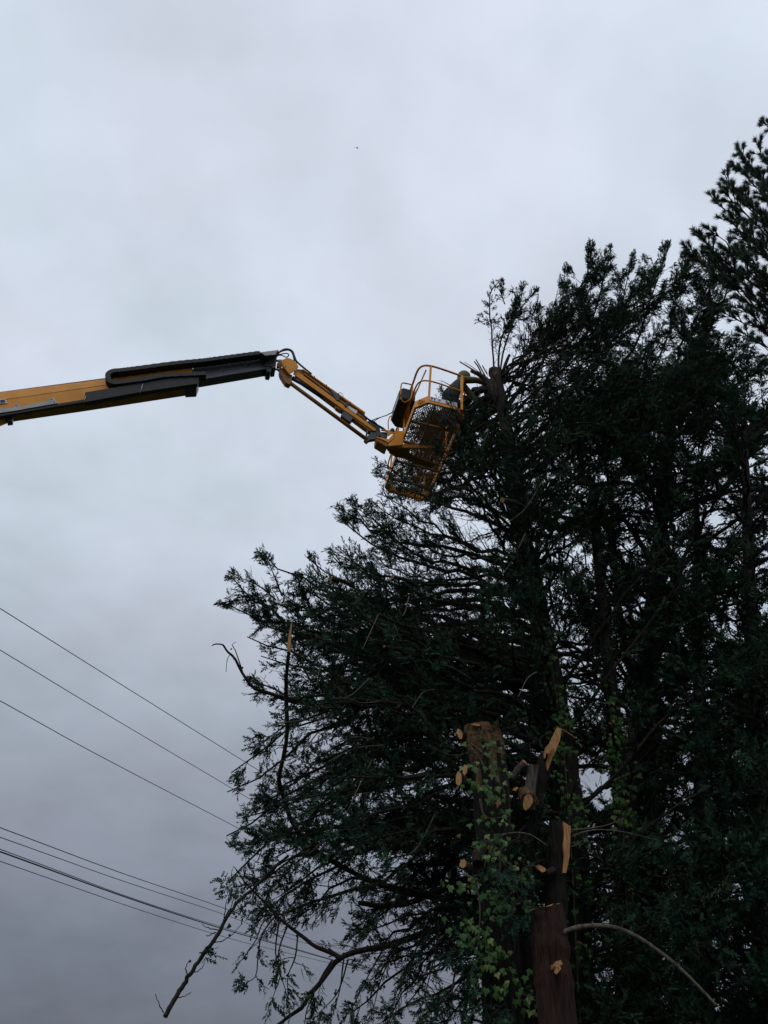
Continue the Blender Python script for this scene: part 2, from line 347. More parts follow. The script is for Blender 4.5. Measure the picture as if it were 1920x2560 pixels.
# expanded metal floor
st = []
pitch = .042
def strip(p, q, z, wd):
    d = unit(np.array([q[0] - p[0], q[1] - p[1], 0])); s = np.array([-d[1], d[0], 0])*wd
    V = [bl(p[0] + s[0]*k, p[1] + s[1]*k, zz) for zz in (z, z + .004) for k in (-1, 1)] + [bl(q[0] + s[0]*k, q[1] + s[1]*k, zz) for zz in (z, z + .004) for k in (-1, 1)]
    return np.array(V), [[0, 1, 5, 4], [2, 6, 7, 3], [0, 4, 6, 2], [1, 3, 7, 5]]
x0, x1, y0, y1 = .03, BW - .03, .03, BLn - .03
sl = 1.75
for sgn in (1, -1):
    k = y0 - sl*(x1 - x0)
    while k < y1:
        a, b = [(x0, k), (x1, k + sl*(x1 - x0))]
        u0 = max(0, (y0 - k)/(sl*(x1 - x0))); u1 = min(1, (y1 - k)/(sl*(x1 - x0)))
        if u1 > u0 + .02:
            p = [x0 + (x1 - x0)*u0, k + sl*(x1 - x0)*u0]; q = [x0 + (x1 - x0)*u1, k + sl*(x1 - x0)*u1]
            ok = True
            if sgn < 0: p[0] = x0 + x1 - p[0]; q[0] = x0 + x1 - q[0]
            st.append(strip(p, q, .012 + (.0042 if sgn > 0 else 0), .0062))
        k += pitch*2
V, F = join(*st)
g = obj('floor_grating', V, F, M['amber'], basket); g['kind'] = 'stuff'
for y in (.56, 1.12, 1.68, 2.2):
    V, F = box(bl(cx, y, -.012), (ex, ey, ez), (BW/2 - .03, .02, .022)); obj('floor_rib', V, F, M['amber'], basket)
for x in (.36, .68):
    V, F = box(bl(x, cy, -.010), (ex, ey, ez), (.012, BLn/2 - .03, .016)); obj('floor_rib', V, F, M['darkgrey'], basket)
def rail(name, pts, r, n=None, m='yellow', sides=8):
    P = np.array([bl(*p) for p in pts])
    if n: P = catmull(P, n)
    V, F = capped(P, np.full(len(P), r), sides); return obj(name, V, F, M[m], basket, smooth=True)
for h, r in ((1.1, .021), (.62, .016)):
    d = .05
    rail('guard_rail', [(.0, 1.05, h), (.0, .55, h), (.0, .22, h), (.05, .08, h), (.17, .02, h), (.4, .015, h), (BW - .1, .06, h)], r, 40)
    rail('guard_rail', [(BW - .1, .06, h), (BW - .01, .2, h), (BW - .01, 1.3, h), (BW - .01, BLn - .2, h), (BW - .12, BLn - .03, h), (.5, BLn - .02, h), (.12, BLn - .03, h), (.01, BLn - .2, h), (.01, 1.65, h)], r*.95, 60)
for x, y, z0, r in ((.22, .02, .0, .02), (BW - .1, .06, .05, .024), (.0, 1.05, .1, .018), (BW - .01, 1.3, .1, .018), (BW - .1, BLn - .04, .1, .018), (.1, BLn - .04, .1, .018), (.01, 1.65, .1, .018)):
    V, F = box(bl(x, y, (z0 + 1.1)/2), (ex, ey, ez), (r*.9, r*.9, (1.1 - z0)/2)); obj('post', V, F, M['yellow'], basket)
rail('brace', [(.03, 1.0, .35), (.02, .75, .62), (.15, .10, 1.06)], .014)
# control console cover with its guard loops
pl = [(-.24, .66), (-.19, .58), (.06, .58), (.10, .66), (.10, 1.30), (.04, 1.36), (-.12, 1.36), (-.24, 1.24)]
V, F = prism([bl(x, y, .62) for x, y in pl], ez*.34)
cons = obj('control_console', V, F, M['rubber'], basket); b = cons.modifiers.new('bevel', 'BEVEL'); b.width = .03; b.segments = 2
V, F = box(bl(-.243, .95, .72), (ex, ey, ez), (.004, .30, .07)); obj('console_panel', V, F, M['grey'], basket)
V, F = box(bl(-.03, .96, .617), (ex, ey, ez), (.012, .36, .006)); obj('console_strip', V, F, M['darkgrey'], basket)
rail('console_guard', [(-.22, .55, .66), (-.24, .52, .80), (-.23, .50, .97), (-.15, .50, 1.0), (-.05, .50, 1.0), (.0, .52, .96), (.0, .54, .80), (-.02, .55, .62), (-.12, .62, .56), (-.22, .58, .62)], .014, 40)
rail('console_guard', [(-.26, 1.30, .44), (-.29, 1.25, .58), (-.28, 1.22, .72), (-.22, 1.2, .78)], .011, 16)
rail('control_lever', [(.08, .70, .95), (.12, .66, 1.08), (.14, .66, 1.12)], .016, m='rubber'); rail('control_lever', [(.06, .9, .95), (.09, .88, 1.08)], .014, m='rubber')
# rotator bracket and under-floor arms, on the basket's own planes
def bplate(name, m, pts, axis, val, vec, parent=None):
    V, F = prism([zoomed(p, axis, val) for p in pts], vec)
    o = obj(name, V, F, M[m], parent or basket); b = o.modifiers.new('bevel', 'BEVEL'); b.width = .006; b.segments = 1; b.limit_method = 'ANGLE'; return o
bplate('rotator_bracket', 'yellow', [(258, 1040), (400, 1052), (560, 1062), (515, 1232), (340, 1245), (352, 1205), (410, 1150), (425, 1095), (395, 1085), (345, 1120), (340, 1075), (320, 1060), (262, 1050)], 1, 1.05, ey*.03)
bplate('rotator_fork', 'yellow', [(200, 1128), (350, 1158), (400, 1100), (425, 1098), (415, 1150), (345, 1205), (318, 1185), (205, 1140)], 1, 1.04, ey*.20)
bplate('rotator_fork_underside', 'amber', [(202, 1138), (345, 1170), (335, 1252), (315, 1248), (205, 1180)], 1, 1.06, ey*.22)
bplate('rotator_motor', 'black', [(255, 1070), (320, 1072), (338, 1085), (338, 1125), (320, 1142), (255, 1140)], 1, 1.10, ey*.12)
bplate('rotator_pin', 'black', [(372, 1030), (405, 1022), (425, 1040), (420, 1058), (378, 1052)], 1, 1.03, ey*.10)
for q in ((545, 1076), (536, 1102)):
    bplate('bolt', 'black', [(q[0] - 8, q[1] - 8), (q[0] + 8, q[1] - 8), (q[0] + 8, q[1] + 8), (q[0] - 8, q[1] + 8)], 1, 1.045, ey*.01)
bplate('support_arm', 'yellow', [(345, 1238), (520, 1215), (880, 1245), (888, 1270), (500, 1262), (335, 1250)], 1, 1.10, ey*.05)
bplate('support_plate', 'amber', [(330, 1254), (600, 1266), (600, 1400), (430, 1385), (325, 1295)], 2, -.13, ez*.05)
bplate('support_arm', 'amber', [(590, 1335), (700, 1385), (960, 1480), (955, 1545), (700, 1470), (560, 1415)], 2, -.10, ez*.04)
V, F = box(bl(BW - .2, .02, .055), (ex, ey, ez), (.001, .001, .001))
# sign on the end toe board
def sgn_box(xa, xb, za, zb, y=-.004):
    return np.array([bl(xa, y, za), bl(xb, y, za), bl(xb, y, zb), bl(xa, y, zb)])
V, F = prism(sgn_box(.235, .62, .035, .142), -ey*.004); obj('sign', V, F, M['white'], basket)
V, F = prism(sgn_box(.625, .765, .035, .142), -ey*.004); obj('sign', V, F, M['white'], basket)
for s_, x, m_ in (('P', .25, 'red'), ('I', .315, 'ink'), ('F', .40, 'red'), ('S', .54, 'red')):
    lettering('lettering', s_, m_, bl(x, -.009, .058), ex, ez, .085, basket)
for k, (za, zb) in enumerate(((.098, .120), (.058, .080))):
    xx = .637
    for q in (.028, .018, .034, .022):
        V, F = prism(sgn_box(xx, xx + q*.8, za, zb, -.0085), -ey*.002); obj('print_line', V, F, M['ink'], basket); xx += q + .004
for q in ([(150, 930), (215, 905), (330, 868), (430, 815), (520, 762), (585, 735)], [(160, 950), (240, 900), (340, 862), (450, 800), (560, 770), (610, 765)]):
    P = catmull([zoomed(p, 1, 1.0) for p in q], 18); V, F = capped(P, np.full(18, .009), 6); obj('control_cable', V, F, M['rubber'], basket, smooth=True)

# ------------------------------------------------------------------ person in the basket
def person():
    J = dict(pel=(.78, .50, .92), hipR=(.88, .55, .86), kneeR=(.88, .53, .46), ankR=(.88, .55, .10), toeR=(.98, .50, .05),
             hipL=(.68, .47, .86), kneeL=(.68, .47, .46), ankL=(.66, .50, .10), toeL=(.74, .42, .05),
             waist=(.81, .50, 1.08), chest=(.90, .50, 1.34), neck=(.99, .50, 1.54), headb=(1.03, .50, 1.61), head=(1.09, .50, 1.70), crown=(1.11, .50, 1.78),
             shR=(1.08, .56, 1.46), elR=(1.36, .62, 1.20), wrR=(1.56, .66, 1.22), haR=(1.62, .67, 1.23),
             shL=(1.04, .40, 1.47), elL=(1.34, .40, 1.57), wrL=(1.60, .44, 1.57), haL=(1.67, .45, 1.56))
    Rr = dict(pel=.155, hipR=.10, kneeR=.07, ankR=.05, toeR=.035, hipL=.10, kneeL=.07, ankL=.05, toeL=.035, waist=.15, chest=.165, neck=.075,
              headb=.085, head=.098, crown=.075, shR=.085, elR=.06, wrR=.045, haR=.04, shL=.09, elL=.066, wrL=.05, haL=.04)
    Ed = [('pel', 'hipR'), ('hipR', 'kneeR'), ('kneeR', 'ankR'), ('ankR', 'toeR'), ('pel', 'hipL'), ('hipL', 'kneeL'), ('kneeL', 'ankL'), ('ankL', 'toeL'),
          ('pel', 'waist'), ('waist', 'chest'), ('chest', 'neck'), ('neck', 'headb'), ('headb', 'head'), ('head', 'crown'),
          ('chest', 'shR'), ('shR', 'elR'), ('elR', 'wrR'), ('wrR', 'haR'), ('chest', 'shL'), ('shL', 'elL'), ('elL', 'wrL'), ('wrL', 'haL')]
    for s, h, dy in (('R', J['haR'], 1), ('L', J['haL'], -1)):
        for k in range(4):
            ln = (.062, .07, .066, .05)[k]
            a_ = 'f%s%da' % (s, k); b_ = 'f%s%db' % (s, k)
            J[a_] = (h[0] + .05, h[1] - .03 + .02*k, h[2] + .01); J[b_] = (h[0] + .05 + ln*.8, h[1] - .03 + .02*k, h[2] - .03)
            Rr[a_] = .010; Rr[b_] = .009; Ed += [('ha' + s, a_), (a_, b_)]
        J['t' + s] = (h[0] + .03, h[1] - .05*dy, h[2] + .03); Rr['t' + s] = .011; Ed.append(('ha' + s, 't' + s))
    names = list(J); ix = {n: i for i, n in enumerate(names)}
    root = bl(.78, .5, .02)
    me = bpy.data.meshes.new('body'); me.from_pydata([tuple(bl(*J[n]) - root) for n in names], [(ix[a], ix[b]) for a, b in Ed], [])
    tmp = bpy.data.objects.new('tmp', me); col.objects.link(tmp)
    tmp.modifiers.new('s', 'SKIN'); sk = me.skin_vertices[0].data
    for n in names: sk[ix[n]].radius = (Rr[n], Rr[n]); sk[ix[n]].use_root = (n == 'pel')
    ss = tmp.modifiers.new('u', 'SUBSURF'); ss.levels = ss.render_levels = 2
    dg = bpy.context.evaluated_depsgraph_get(); bm_ = bpy.data.meshes.new_from_object(tmp.evaluated_get(dg)); bpy.data.objects.remove(tmp)
    bm_.name = 'person'
    bm_.materials.clear()
    for k in ('cloth', 'olive', 'trousers', 'skin', 'glove'): bm_.materials.append(M[k])
    Ri = BR.T
    for p in bm_.polygons:
        l_ = Ri @ (np.array(p.center[:]) + root - BO); x, y, z = l_
        i = 0
        if z < .93 and x < 1.1: i = 2
        elif x > 1.58: i = 4
        elif z > 1.56 and x < 1.22: i = 3 if (x > 1.12 and z < 1.74) else 1
        elif x > 1.04: i = 1
        p.material_index = i; p.use_smooth = True
    o = bpy.data.objects.new('person', bm_); col.objects.link(o); o.location = root; ROOT[o] = root
    tag(o, 'person in dark grey and olive work clothes in the yellow basket reaching to the trunk', 'person')
    # hood drawn over the head, boots
    th_ = np.linspace(0, np.pi, 9); ph = np.linspace(0, 2*np.pi, 14, endpoint=False)
    H = np.array([bl(1.07 + .135*math.sin(t)*math.cos(p), .50 + .125*math.sin(t)*math.sin(p), 1.69 + .145*math.cos(t)) for t in th_ for p in ph])
    F = [[i*14 + j, i*14 + (j + 1) % 14, (i + 1)*14 + (j + 1) % 14, (i + 1)*14 + j] for i in range(8) for j in range(14) if not (3 <= i <= 5 and (j <= 2 or j >= 12))]
    hd = obj('hood', H, F, M['olive'], o, smooth=True); sm = hd.modifiers.new('t', 'SOLIDIFY'); sm.thickness = .012
    for x, y in ((.90, .53), (.68, .46)):
        V, F = box(bl(x + .02, y - .01, .075), (ex, ey, ez), (.13, .05, .055)); bo = obj('boot', V, F, M['rubber'], o); bb = bo.modifiers.new('b', 'BEVEL'); bb.width = .03; bb.segments = 2
    for zz in (1.50, 1.62):   # nose and mouth side of the face, turned to the trunk
        pass
    V, F = capped(np.array([bl(1.185, .50, 1.70), bl(1.215, .50, 1.675)]), [.014, .018], 6); obj('nose', V, F, M['skin'], o, smooth=True)
person()

# ------------------------------------------------------------------ trees
POLY = np.array([(930, 2700), (560, 2700), (560, 2480), (600, 2400), (640, 2300), (560, 2215), (600, 2190), (615, 2150), (560, 2092), (605, 2060), (600, 2000), (560, 1975), (585, 1940), (572, 1935), (580, 1890), (620, 1840), (640, 1790), (650, 1760), (615, 1735), (612, 1700), (640, 1680), (652, 1640), (640, 1600), (612, 1590), (645, 1558), (630, 1528), (545, 1512), (560, 1495), (570, 1432), (615, 1435), (640, 1385), (655, 1368), (680, 1400), (692, 1445), (700, 1475), (740, 1428), (762, 1438), (785, 1405), (765, 1388), (800, 1375), (818, 1390), (822, 1362), (842, 1372), (872, 1385), (868, 1340), (848, 1300), (825, 1265), (860, 1262), (880, 1240), (920, 1255), (955, 1235), (958, 1205), (938, 1188), (942, 1150), (930, 1135), (960, 1128), (990, 1140), (1013, 1085), (1040, 1035), (1085, 1010), (1090, 975), (1105, 950), (1118, 960), (1122, 1000), (1170, 1020), (1195, 985), (1212, 900), (1222, 860), (1198, 800), (1185, 815), (1188, 792), (1212, 775), (1202, 745), (1228, 690), (1265, 692), (1262, 722), (1240, 760), (1258, 800), (1278, 760), (1272, 722), (1308, 698), (1348, 718), (1342, 752), (1372, 762), (1402, 740), (1392, 702), (1412, 652), (1430, 665), (1436, 705), (1450, 725), (1464, 680), (1460, 615), (1476, 592), (1500, 622), (1528, 606), (1542, 640), (1548, 682), (1572, 640), (1586, 620), (1594, 640), (1586, 668), (1555, 715), (1592, 704), (1598, 640), (1612, 630), (1636, 645), (1656, 602), (1680, 598), (1668, 640), (1655, 684), (1630, 732), (1648, 742), (1660, 700), (1682, 662), (1715, 618), (1752, 635), (1800, 615), (1830, 700), (1835, 760), (1795, 800), (1785, 825), (1880, 830), (1905, 890), (1960, 880), (2300, 800), (2300, 2700)], float)
def inside(x, y, P=POLY):
    x = np.asarray(x); y = np.asarray(y); r = np.zeros(x.shape, bool); n = len(P)
    for i in range(n):
        x1, y1 = P[i]; x2, y2 = P[(i + 1) % n]
        if y1 == y2: continue
        c = ((y1 > y) != (y2 > y)) & (x < (x2 - x1)*(y - y1)/(y2 - y1) + x1); r ^= c
    return r

def near_inside(x, y, P=POLY, m=11):
    m = np.where(np.asarray(y) < 920, 0.5, 11.0)
    return inside(x, y, P) | inside(x + m, y, P) | inside(x, y + m, P) | inside(x - m, y, P) | inside(x, y - m*.6, P)
def spray_template(rg, k=8):
    """one flat feathery spray of scale leaves, unit length along +x: k thin triangles"""
    T = []
    for i in range(k):
        t = (i + .4)/k; s = -1 if i % 2 else 1
        ang = math.radians(rg.uniform(30, 64))*s; ln = (.38 - .18*t)*rg.uniform(.7, 1.2); wd = .094*rg.uniform(.75, 1.3)
        if i == k - 1: ang = 0; ln = .3; t = .78
        b = np.array([t, .10*math.sin(t*2.6), -.16*t*t]); d = np.array([math.cos(ang), math.sin(ang), rg.uniform(-.5, .3)]); n_ = np.array([-math.sin(ang), math.cos(ang), 0])
        T += [b - n_*wd, b + d*ln, b + n_*wd]
    return np.array(T)
TEMPL = [spray_template(np.random.default_rng(70 + i)) for i in range(5)]
def sprays(P, D, S, rg, templ=TEMPL):
    out_ = []
    which = rg.integers(0, len(templ), len(P))
    rv = unit(rg.normal(size=(len(P), 3)))
    A = unit(D); B = unit(np.cross(A, rv)); Cc = np.cross(A, B)
    for k, t in enumerate(templ):
        m = which == k
        if not m.any(): continue
        v = P[m][:, None, :] + S[m][:, None, None]*(t[None, :, 0:1]*A[m][:, None, :] + t[None, :, 1:2]*B[m][:, None, :] + t[None, :, 2:3]*Cc[m][:, None, :])
        out_.append(v.reshape(-1, 3))
    V = np.concatenate(out_); return V, [np.arange(len(V)).reshape(-1, 3)]
def bez(S, C1, C2, T, n=12):
    t = np.linspace(0, 1, n)[:, None]; return (1 - t)**3*S + 3*(1 - t)**2*t*C1 + 3*(1 - t)*t*t*C2 + t**3*T
UP = np.array([0, 0, 1.])

class Tree:
    def __init__(s, name, label, cat, trunk_px, Yd, r0, r1, seed, bark='bark', group=None):
        s.rg = np.random.default_rng(seed)
        P = np.array([at(x, y, Y_) for (x, y), Y_ in zip(trunk_px, Yd if hasattr(Yd, '__len__') else [Yd]*len(trunk_px))])
        base = P[0].copy(); base[2] = 0; P = np.vstack([base - UP*.3, P]) if P[0][2] > .3 else np.vstack([base - UP*.3, P[1:]])
        s.trunk = catmull(P, 60)
        s.root = thing(name, (base[0], base[1], 0), label, cat, group)
        R = r0 + (r1 - r0)*np.linspace(0, 1, 60)**.9; R[:3] *= 1.3
        R = R*(1 + np.interp(np.arange(60), np.arange(0, 63, 3), s.rg.uniform(-.09, .09, 21)))
        V, F = tubes(s.trunk, R, 14, .10, s.rg)
        top = len(V) - 14
        V = np.vstack([V, V[top:].mean(0) + UP*.01])
        obj('trunk', V, [F[0], np.array([[top + i, top + (i + 1) % 14, len(V) - 1] for i in range(14)])], M[bark], s.root, smooth=True)
        s.limbs = []
    def on_trunk(s, z):
        i = np.argmin(np.abs(s.trunk[:, 2] - z)); return s.trunk[i]
    def limb(s, path, r0, leaf0=.35, dens=1., r1=.008, name='branch', m='bark', spread=1., label=None):
        path = np.asarray(path)
        s.limbs.append((path, leaf0, dens, spread))
        V, F = tubes(path, np.linspace(r0, r1, len(path))*(1 + s.rg.uniform(-.08, .08, len(path))), 6)
        o = obj(name, V, F, M[m], s.root, smooth=True)
        if label: o['label'] = label
        return o
    def to(s, tip, slope=None, leaf0=.35, dens=1., droop=0., r=None, spread=1.):
        rg = s.rg; T = np.asarray(tip, float)
        hor = np.linalg.norm((s.on_trunk(T[2]) - T)[:2]); 
        if slope is None: slope = rg.uniform(.05, .6)
        S = s.on_trunk(min(max(T[2] - slope*hor, 1.0), s.trunk[-1, 2] - .1))
        d = T - S; Ln = np.linalg.norm(d); h = unit(np.array([d[0], d[1], 0])); wob = rg.normal(0, .06*Ln, 3)
        C1 = S + h*hor*.35 + UP*(.05 + .25*droop)*Ln + UP*d[2]*.25*(1 - droop) + wob
        C2 = S + d*.7 - UP*(.12 if not droop else -.14)*Ln + rg.normal(0, .05*Ln, 3)
        path = bez(S, C1, C2, T, 14)
        path[1:-1] += rg.normal(0, .012*Ln, (12, 3))
        return s.limb(path, r or min(.014 + .0085*Ln, .07), leaf0, dens, spread=spread)
    def pxlimb(s, pts, Y0, Y1, r0, leaf0=.4, dens=1., n=18, **k):
        Ys = np.linspace(Y0, Y1, len(pts)); P = catmull(np.array([at(x, y, q) for (x, y), q in zip(pts, Ys)]), n)
        w_ = s.rg.normal(0, .007*np.linalg.norm(P[-1] - P[0]), (n, 3)); w_ = (np.roll(w_, 1, 0) + 2*w_ + np.roll(w_, -1, 0))/4; P[1:-1] += w_[1:-1]*.6
        return s.limb(P, r0, leaf0, dens, **k)
    def finish(s, clip=POLY, leaf_size=1., per=.026, twig_m='twig', leaf_m='leaf', cones=.5, bl_step=.10):
        rg = s.rg; BP, BRd, SPt, SD, SS, CN, BP3, BR3 = [], [], [], [], [], [], [], []
        for path, leaf0, dens, spread in s.limbs:
            seg = np.linalg.norm(np.diff(path, axis=0), axis=1); Ln = seg.sum(); cum = np.concatenate([[0], np.cumsum(seg)])/Ln
            nb = max(3, int(Ln/bl_step*max(dens, .45)*(1 - leaf0*.55)))
            t = np.sort(np.concatenate([rg.uniform(leaf0*.45, 1, nb - 2), [.97, 1.]]))
            p0 = np.stack([np.interp(t, cum, path[:, i]) for i in range(3)], 1)
            t2 = np.clip(t + .02, 0, 1); tg = unit(np.stack([np.interp(t2, cum, path[:, i]) - np.interp(t2 - .04, cum, path[:, i]) for i in range(3)], 1))
            rad = unit(np.cross(tg, unit(rg.normal(size=(nb, 3)))))
            d = unit(tg*rg.uniform(.45, 1., (nb, 1)) + rad*rg.uniform(.4, 1., (nb, 1)) + UP*rg.uniform(-.12, .42, (nb, 1)))
            d[-1] = tg[-1]
            ln = (.20 + .62*(1 - t)**.6*min(Ln/2.6, 1.15))*rg.uniform(.5, 1.25, nb)*spread
            p1 = p0 + d*ln[:, None]*.5 + rg.normal(0, .02, (nb, 3)); p2 = p0 + d*ln[:, None] + UP*(ln*rg.uniform(-.05, .22, nb))[:, None]
            mid = .5*(p0 + p1) + rg.normal(0, .008, (nb, 3)); B4 = np.stack([p0, mid, p1, p2], 1)
            if clip is not None:
                qx, qy = seen(p2); ok = near_inside(qx, qy, clip)
            else: ok = np.ones(nb, bool)
            BP.append(B4[ok]); BRd.append(np.stack([.004 + .010*ln, .003 + .008*ln, .003 + .005*ln, .0025 + 0*ln], 1)[ok])
            # fine side twigs
            for _ in range(2):
                u = rg.uniform(.3, .95, (nb, 1)); q0 = p0 + (p2 - p0)*u; dd = unit(d + unit(rg.normal(size=(nb, 3)))*.8); q1 = q0 + dd*(ln*rg.uniform(.25, .5, nb))[:, None]
                B = np.stack([q0, q0 + (q1 - q0)*.5 + rg.normal(0, .012, (nb, 3)), q1], 1)
                o2 = ok if clip is None else ok & near_inside(*seen(q1), clip)
                BP3.append(B[o2]); BR3.append(np.tile([.0045, .0038, .002], (o2.sum(), 1)))
            leafy = ok & (t > leaf0*rg.uniform(.8, 1.1, nb)) & (rg.random(nb) < min(dens*1.1, .95))
            for i in np.nonzero(leafy)[0]:
                n_ = int(ln[i]/per*min(dens, 1.5)) + 3
                u = rg.uniform(.12, 1.02, (n_, 1)); u[-1] = 1
                base = np.where(u < .5, p0[i] + (p1[i] - p0[i])*u*2, p1[i] + (p2[i] - p1[i])*(u*2 - 1))
                SPt.append(base + rg.normal(0, .010 + .034*(1 - u)*min(ln[i]*2, 1), (n_, 3)))
                SD.append(unit(d[i] + unit(rg.normal(size=(n_, 3)))*.7 - UP*rg.uniform(-.1, .25))); SS.append((.05 + .085*rg.random(n_)**1.6)*leaf_size*(1.2 - .35*u[:, 0])*rg.uniform(.8, 1.25))
            nc = int(Ln*cones*4)
            if nc:
                tt = rg.uniform(max(.2, leaf0*.5), .95, nc); c = np.stack([np.interp(tt, cum, path[:, i]) for i in range(3)], 1)
                CN.append(c + rg.normal(0, .028, (nc, 3)))
        V, F = tubes(np.concatenate(BP), np.concatenate(BRd), 3); V3, F3 = tubes(np.concatenate(BP3), np.concatenate(BR3), 3)
        o = obj('twigs', np.vstack([V, V3]), [F[0], F3[0] + len(V)], M[twig_m], s.root); o['kind'] = 'stuff'
        P = np.concatenate(SPt); D = np.concatenate(SD); S_ = np.concatenate(SS)
        if clip is not None:
            ok = near_inside(*seen(P + unit(D)*S_[:, None]*.75), clip); P, D, S_ = P[ok], D[ok], S_[ok]
        V, F = sprays(P, D, S_, rg)
        o = obj('crown', V, F, M[leaf_m], s.root); o['kind'] = 'stuff'
        if CN:
            C = np.concatenate(CN); r = rg.uniform(.014, .024, (len(C), 1, 1))
            oc = np.array([(1, 0, 0), (-1, 0, 0), (0, 1, 0), (0, -1, 0), (0, 0, 1), (0, 0, -1)], float)
            fc = np.array([(0, 2, 4), (2, 1, 4), (1, 3, 4), (3, 0, 4), (2, 0, 5), (1, 2, 5), (3, 1, 5), (0, 3, 5)])
            V = (C[:, None, :] + oc[None]*r).reshape(-1, 3); F = (fc[None] + (np.arange(len(C))*6)[:, None, None]).reshape(-1, 3)
            o = obj('cones', V, [F], M['cone'], s.root, smooth=True); o['kind'] = 'stuff'
        print(s.root.name, 'limbs', len(s.limbs), 'sprays', len(P), 'twigs', sum(map(len, BP)))
def scatter(n, rect, rg, poly=POLY):
    o = []
    while len(o) < n:
        x = rg.uniform(rect[0], rect[2]); y = rg.uniform(rect[1], rect[3])
        if inside(np.array([x]), np.array([y]), poly)[0]: o.append((x, y))
    return o

# the cypress being taken down ------------------------------------------------
YA = 10.5
A = Tree('cypress_tree', 'dark cypress with its top cut off beside the yellow basket', 'tree',
         [(1450, 2640), (1420, 2000), (1378, 1700), (1340, 1500), (1290, 1250), (1262, 1050), (1240, 935)], YA, .24, .10, 21)
# silhouette limbs on the left
for x, y, dy, sl in ((655, 1378, -.3, .5), (577, 1440, 0, .35), (558, 1506, .2, .25), (640, 1540, .3, .2), (745, 1434, .3, .4), (768, 1394, .2, .45), (824, 1370, -.2, .45), (852, 1290, .3, .6), (836, 1270, .5, .5),
                     (882, 1248, 0, .6), (930, 1252, .4, .6), (948, 1155, .8, .8), (948, 1190, .6, .7), (960, 1240, -.4, .5), (618, 1592, 0, .1), (652, 1640, .2, .1), (620, 1700, -.4, 0), (622, 1736, .1, 0), (700, 1480, -.5, .3), (700, 1560, .4, .2), (760, 1470, -.8, .35), (870, 1390, -.9, .5)):
    A.to(at(x, y, YA + dy), sl, .42, 1.15)
for x, y, dy, sl in ((578, 1932, -.5, -.35), (568, 1980, -.3, -.3), (604, 2045, 0, -.25), (566, 2090, .3, -.25), (610, 2140, -.5, -.2), (566, 2208, .4, -.2), (650, 1860, .3, -.2), (655, 2010, .5, -.2), (690, 2110, -.6, -.15), (650, 2200, 0, -.2), (700, 2240, .4, -.15), (720, 2300, .8, -.15), (640, 2310, -.2, -.25)):
    A.to(at(x, y, YA + dy), sl, .40, 1.15, droop=.8)
# foliage hanging near and before the basket
for x, y, dy in ((1110, 955, -.25), (1105, 985, -1.3), (1140, 1045, -1.4), (1165, 1040, -1.4), (1200, 1060, -1.2), (1180, 1090, -1.5), (1120, 1065, -1.5), (1215, 1130, -1.3), (1150, 1170, -1.6), (1200, 1010, -.7), (1190, 1150, -1.4), (1230, 1090, -1.4), (1100, 1120, -1.5), (1115, 1150, -1.5)):
    A.to(at(x, y, YA + dy), .5, .5, 1.0, spread=.85)
for x, y in ((1000, 1215), (970, 1180), (1030, 1180), (1060, 1130), (1090, 1090), (1040, 1120), (1060, 1080), (1080, 1060), (1090, 1150), (1120, 1100), (1110, 1060), (1050, 1050), (1030, 1090), (1045, 1075), (1065, 1045), (1075, 1035), (1020, 1120), (1055, 1095), (1035, 1065), (1010, 1160), (1050, 1210), (1020, 1230), (990, 1190), (1120, 1160), (1140, 1130), (1070, 1110), (1040, 1150), (1095, 1120)):
    A.to(at(x, y, YA + A.rg.uniform(3.0, 4.2)), .55, .45, 1.0)
# limbs reaching towards the camera that screen the trunk
for x, y in scatter(30, (1190, 1030, 1440, 1560), A.rg): A.to(at(x, y, YA - A.rg.uniform(.7, 2.0)), A.rg.uniform(.2, .7), .30, 1.1)
# the crown, random limbs all round
for x, y in scatter(46, (640, 1240, 1330, 1760), A.rg): A.to(at(x, y, YA + np.clip(A.rg.normal(0, 1.5), -2.6, 2.6)), A.rg.uniform(.0, .5), .40, 1.0)
for x, y in scatter(30, (590, 1740, 1000, 2300), A.rg): A.to(at(x, y, YA + np.clip(A.rg.normal(0, 1.4), -2.4, 2.6)), A.rg.uniform(-.25, .15), .42, .95, droop=.5)
for x, y in scatter(24, (900, 1760, 1330, 2280), A.rg): A.to(at(x, y, YA + np.clip(A.rg.normal(0, 1.4), -2.4, 2.6)), A.rg.uniform(-.25, .15), .45, .65, droop=.5)
for x, y in scatter(26, (1180, 960, 1560, 1500), A.rg): A.to(at(x, y, YA + np.clip(A.rg.normal(0, 1.3), -2.2, 2.4)), A.rg.uniform(.3, .8), .40, 1.0)
# named limbs at the top, fanning to the upper right
A.pxlimb([(1240, 955), (1231, 900), (1231, 831), (1223, 788), (1223, 744), (1236, 715), (1252, 700)], YA, YA, .022, .40, .8, spread=.38)
A.pxlimb([(1250, 955), (1246, 900), (1254, 842), (1273, 810), (1301, 755), (1308, 705)], YA, YA + .2, .026, .40, 1.4, spread=.6)
A.pxlimb([(1250, 960), (1258, 880), (1290, 790), (1330, 735), (1345, 722)], YA, YA - .2, .022, .5, .9, spread=.5)
A.pxlimb([(1262, 1030), (1321, 946), (1354, 907), (1371, 864), (1397, 820), (1436, 777), (1462, 700), (1476, 598)], YA, YA + .2, .040, .38, 1.3, r1=.008)
A.pxlimb([(1262, 1010), (1300, 915), (1315, 885), (1343, 831), (1386, 788), (1410, 730), (1415, 658)], YA, YA + .4, .030, .42, 1.1, r1=.008, spread=.75)
A.pxlimb([(1265, 1060), (1350, 970), (1430, 900), (1480, 800), (1510, 700), (1530, 612)], YA, YA + .6, .036, .30, 1.3)
